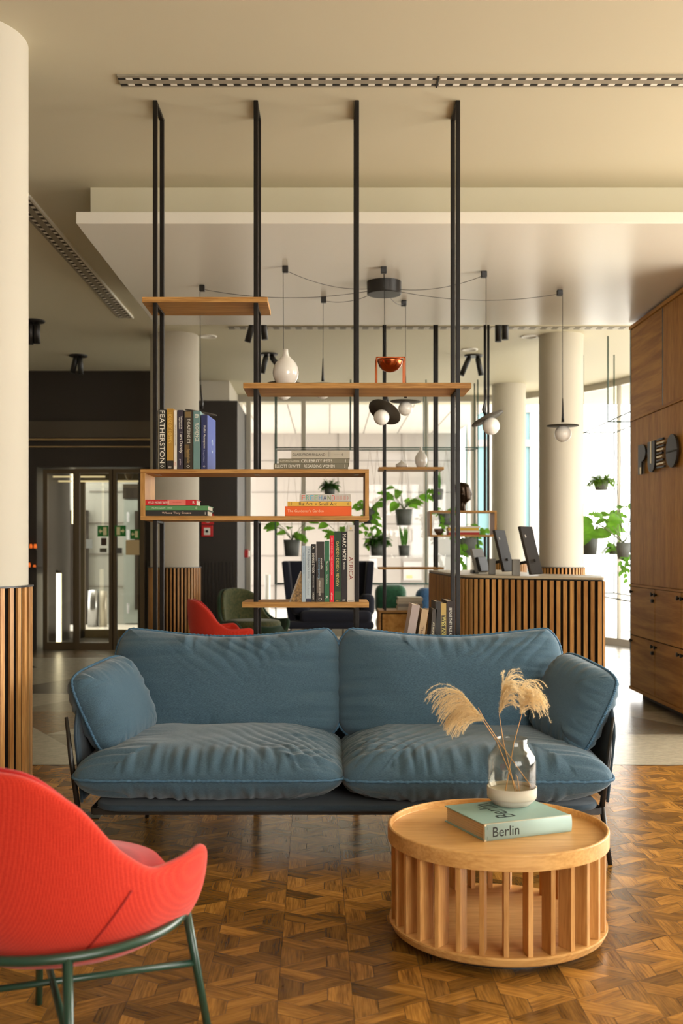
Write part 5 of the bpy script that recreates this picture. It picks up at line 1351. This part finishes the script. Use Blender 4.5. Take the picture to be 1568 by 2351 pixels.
card('white notice on the glass left of the exit signs', 198, 212, 1238, 1259, (222, 232, 230))
def tubel(label, a, b_, r, m):
    t = thing('tube_light', label, 'light', tuple(min(p) for p in zip(a, b_)), group=None)
    a, b_ = Vector(a), Vector(b_); d = (b_-a).normalized()
    obj('tube', MB().tube([a, b_], r, 14), m, t)
    obj('end_cap', MB().tube([b_, b_+d*r*1.2], r*1.08, 14), 'bronze', t)
YL = 15.3
tubel('bright upright light tube standing inside the glass entrance', (PX(135, 14.9), 14.9, .0), (PX(135, 14.9), 14.9, PZ(1316, 14.9)), .036, 'glow')
tubel('slim hanging light tube high in the glass entrance', (PX(168, YL), YL, PZ(1203, YL)), (PX(168, YL), YL, PZ(1082, YL)), .019, 'glow')
tubel('horizontal light tube in the entrance lobby, upper of the two', (PX(88, YL), YL, PZ(1094.5, YL)), (PX(242, YL), YL, PZ(1094.5, YL)), .013, 'glowdim')
tubel('horizontal light tube in the entrance lobby, lower of the two', (PX(88, YL), YL+.3, PZ(1105, YL+.3)), (PX(316, YL), YL+.3, PZ(1105, YL+.3)), .013, 'glowdim')
tubel('short upright light tube behind the left glass leaf', (PX(119.5, YL), YL, PZ(1247, YL)), (PX(119.5, YL), YL, PZ(1206, YL)), .016, 'glowdim')
t = obj('cctv_dome', MB().lathe([(0, -.16), (.04, -.14), (.06, -.09), (.05, -.04), (.02, -.02), (.02, 0), (0, 0)], (PX(296, YL), YL, ZT+.05), 20), 'brass'); tag(t, 'small brass coloured dome lamp at the top of the entrance lobby', 'lamp')
for i, (px, py, w_, h_) in enumerate(((59, 1250, 6, 22), (71, 1253, 7, 10), (81, 1252, 8, 10), (58, 1297, 7, 9), (67, 1296, 7, 10), (79, 1299, 7, 5))):  # added glowing shapes standing in for amber reflections beside the entrance
    Y = EY-.12; o = obj('amber_lantern', MB().lathe([(0, 0), (w_/2*Y/F*.8, 0), (w_/2*Y/F, h_*Y/F*.3), (w_/2*Y/F*.7, h_*Y/F), (0, h_*Y/F)], (PX(px, Y), Y, PZ(1259 if py < 1280 else 1302, Y)+.0005), 16), 'amber')
    tag(o, ['tallest amber lantern on the upper ledge by the entrance, leftmost', 'middle amber lantern on the upper ledge by the entrance', 'right amber lantern on the upper ledge by the entrance', 'left amber lantern on the lower ledge by the entrance', 'middle amber lantern on the lower ledge by the entrance', 'flat amber lantern on the lower ledge by the entrance, rightmost'][i], 'lantern', 'amber lanterns beside the entrance')
for py, z in ((1259, 0), (1302, 0)):  # invented ledges that only hold up the amber reflection shapes
    o = obj('ledge', MB().box(XL+2.3, PX(88, EY-.1), EY-.22, EY+.01, PZ(py+3, EY-.12), PZ(py, EY-.12)), 'dark'); tag(o, 'dark upper ledge carrying amber lanterns' if py < 1280 else 'dark lower ledge carrying amber lanterns', 'shelf')
# fire alarm points
FY = 15.03
fa = thing('fire_alarm', 'red fire call point with a round button on the dark portal block', 'alarm', (PX(476, FY), FY, PZ(1232, FY)))
obj('box', MB().box(PX(463, FY), PX(489, FY), FY-.03, FY, PZ(1232, FY), PZ(1206, FY)), 'red', fa, bevel=.004)
obj('plate', MB().box(PX(469, FY), PX(483, FY), FY-.034, FY-.03, PZ(1228, FY), PZ(1212, FY)), 'white', fa)
obj('button', MB().lathe([(0, 0), (.02, 0), (.02, .008), (0, .01)], (PX(476, FY), FY-.034, PZ(1220, FY)), 16, Matrix.Rotation(pi/2, 4, 'X')), 'black', fa)
s_ = thing('fire_sign', 'square red fire sign right above the call point', 'sign', (PX(477, FY), FY, PZ(1204, FY)))
obj('panel', MB().box(PX(463, FY), PX(491, FY), FY-.006, FY, PZ(1204, FY), PZ(1180, FY)), 'red', s_)
obj('ring_mark', MB().lathe([(.022, 0), (.05, 0), (.05, .003), (.022, .003)], (PX(477, FY), FY-.006, PZ(1192, FY)), 20, Matrix.Rotation(pi/2, 4, 'X')), 'white', s_)
FZ = 16.4
fb = thing('fire_alarm', 'red alarm box with pale sides mounted on the window mullion', 'alarm', (PX(560, FZ), FZ, PZ(1280, FZ)))
obj('box', MB().box(PX(548, FZ), PX(570, FZ), FZ-.05, FZ+.11, PZ(1280, FZ), PZ(1262, FZ)), 'red', fb, bevel=.01)
obj('side_cap', MB().box(PX(568, FZ), PX(572, FZ), FZ-.04, FZ+.11, PZ(1278, FZ), PZ(1264, FZ)), 'white', fb)
for lab, px in (('slim pale bollard outside the window, left one', 556), ('slim pale bollard outside the window, right one', 614)):
    Y = 18.6; o = obj('bollard', MB().lathe([(0, -.03), (.05, -.03), (.05, PZ(1320, Y)), (0, PZ(1318, Y))], (PX(px, Y), Y, 0), 16), 'white'); tag(o, lab, 'bollard')
# floor socket plate under the left end of the sofa
o = obj('floor_socket', MB().box(PX(190, 5.45), PX(232, 5.45), 5.40, 5.53, 0, .004), 'plate'); tag(o, 'flat metal floor socket under the left end of the blue sofa', 'floor socket')
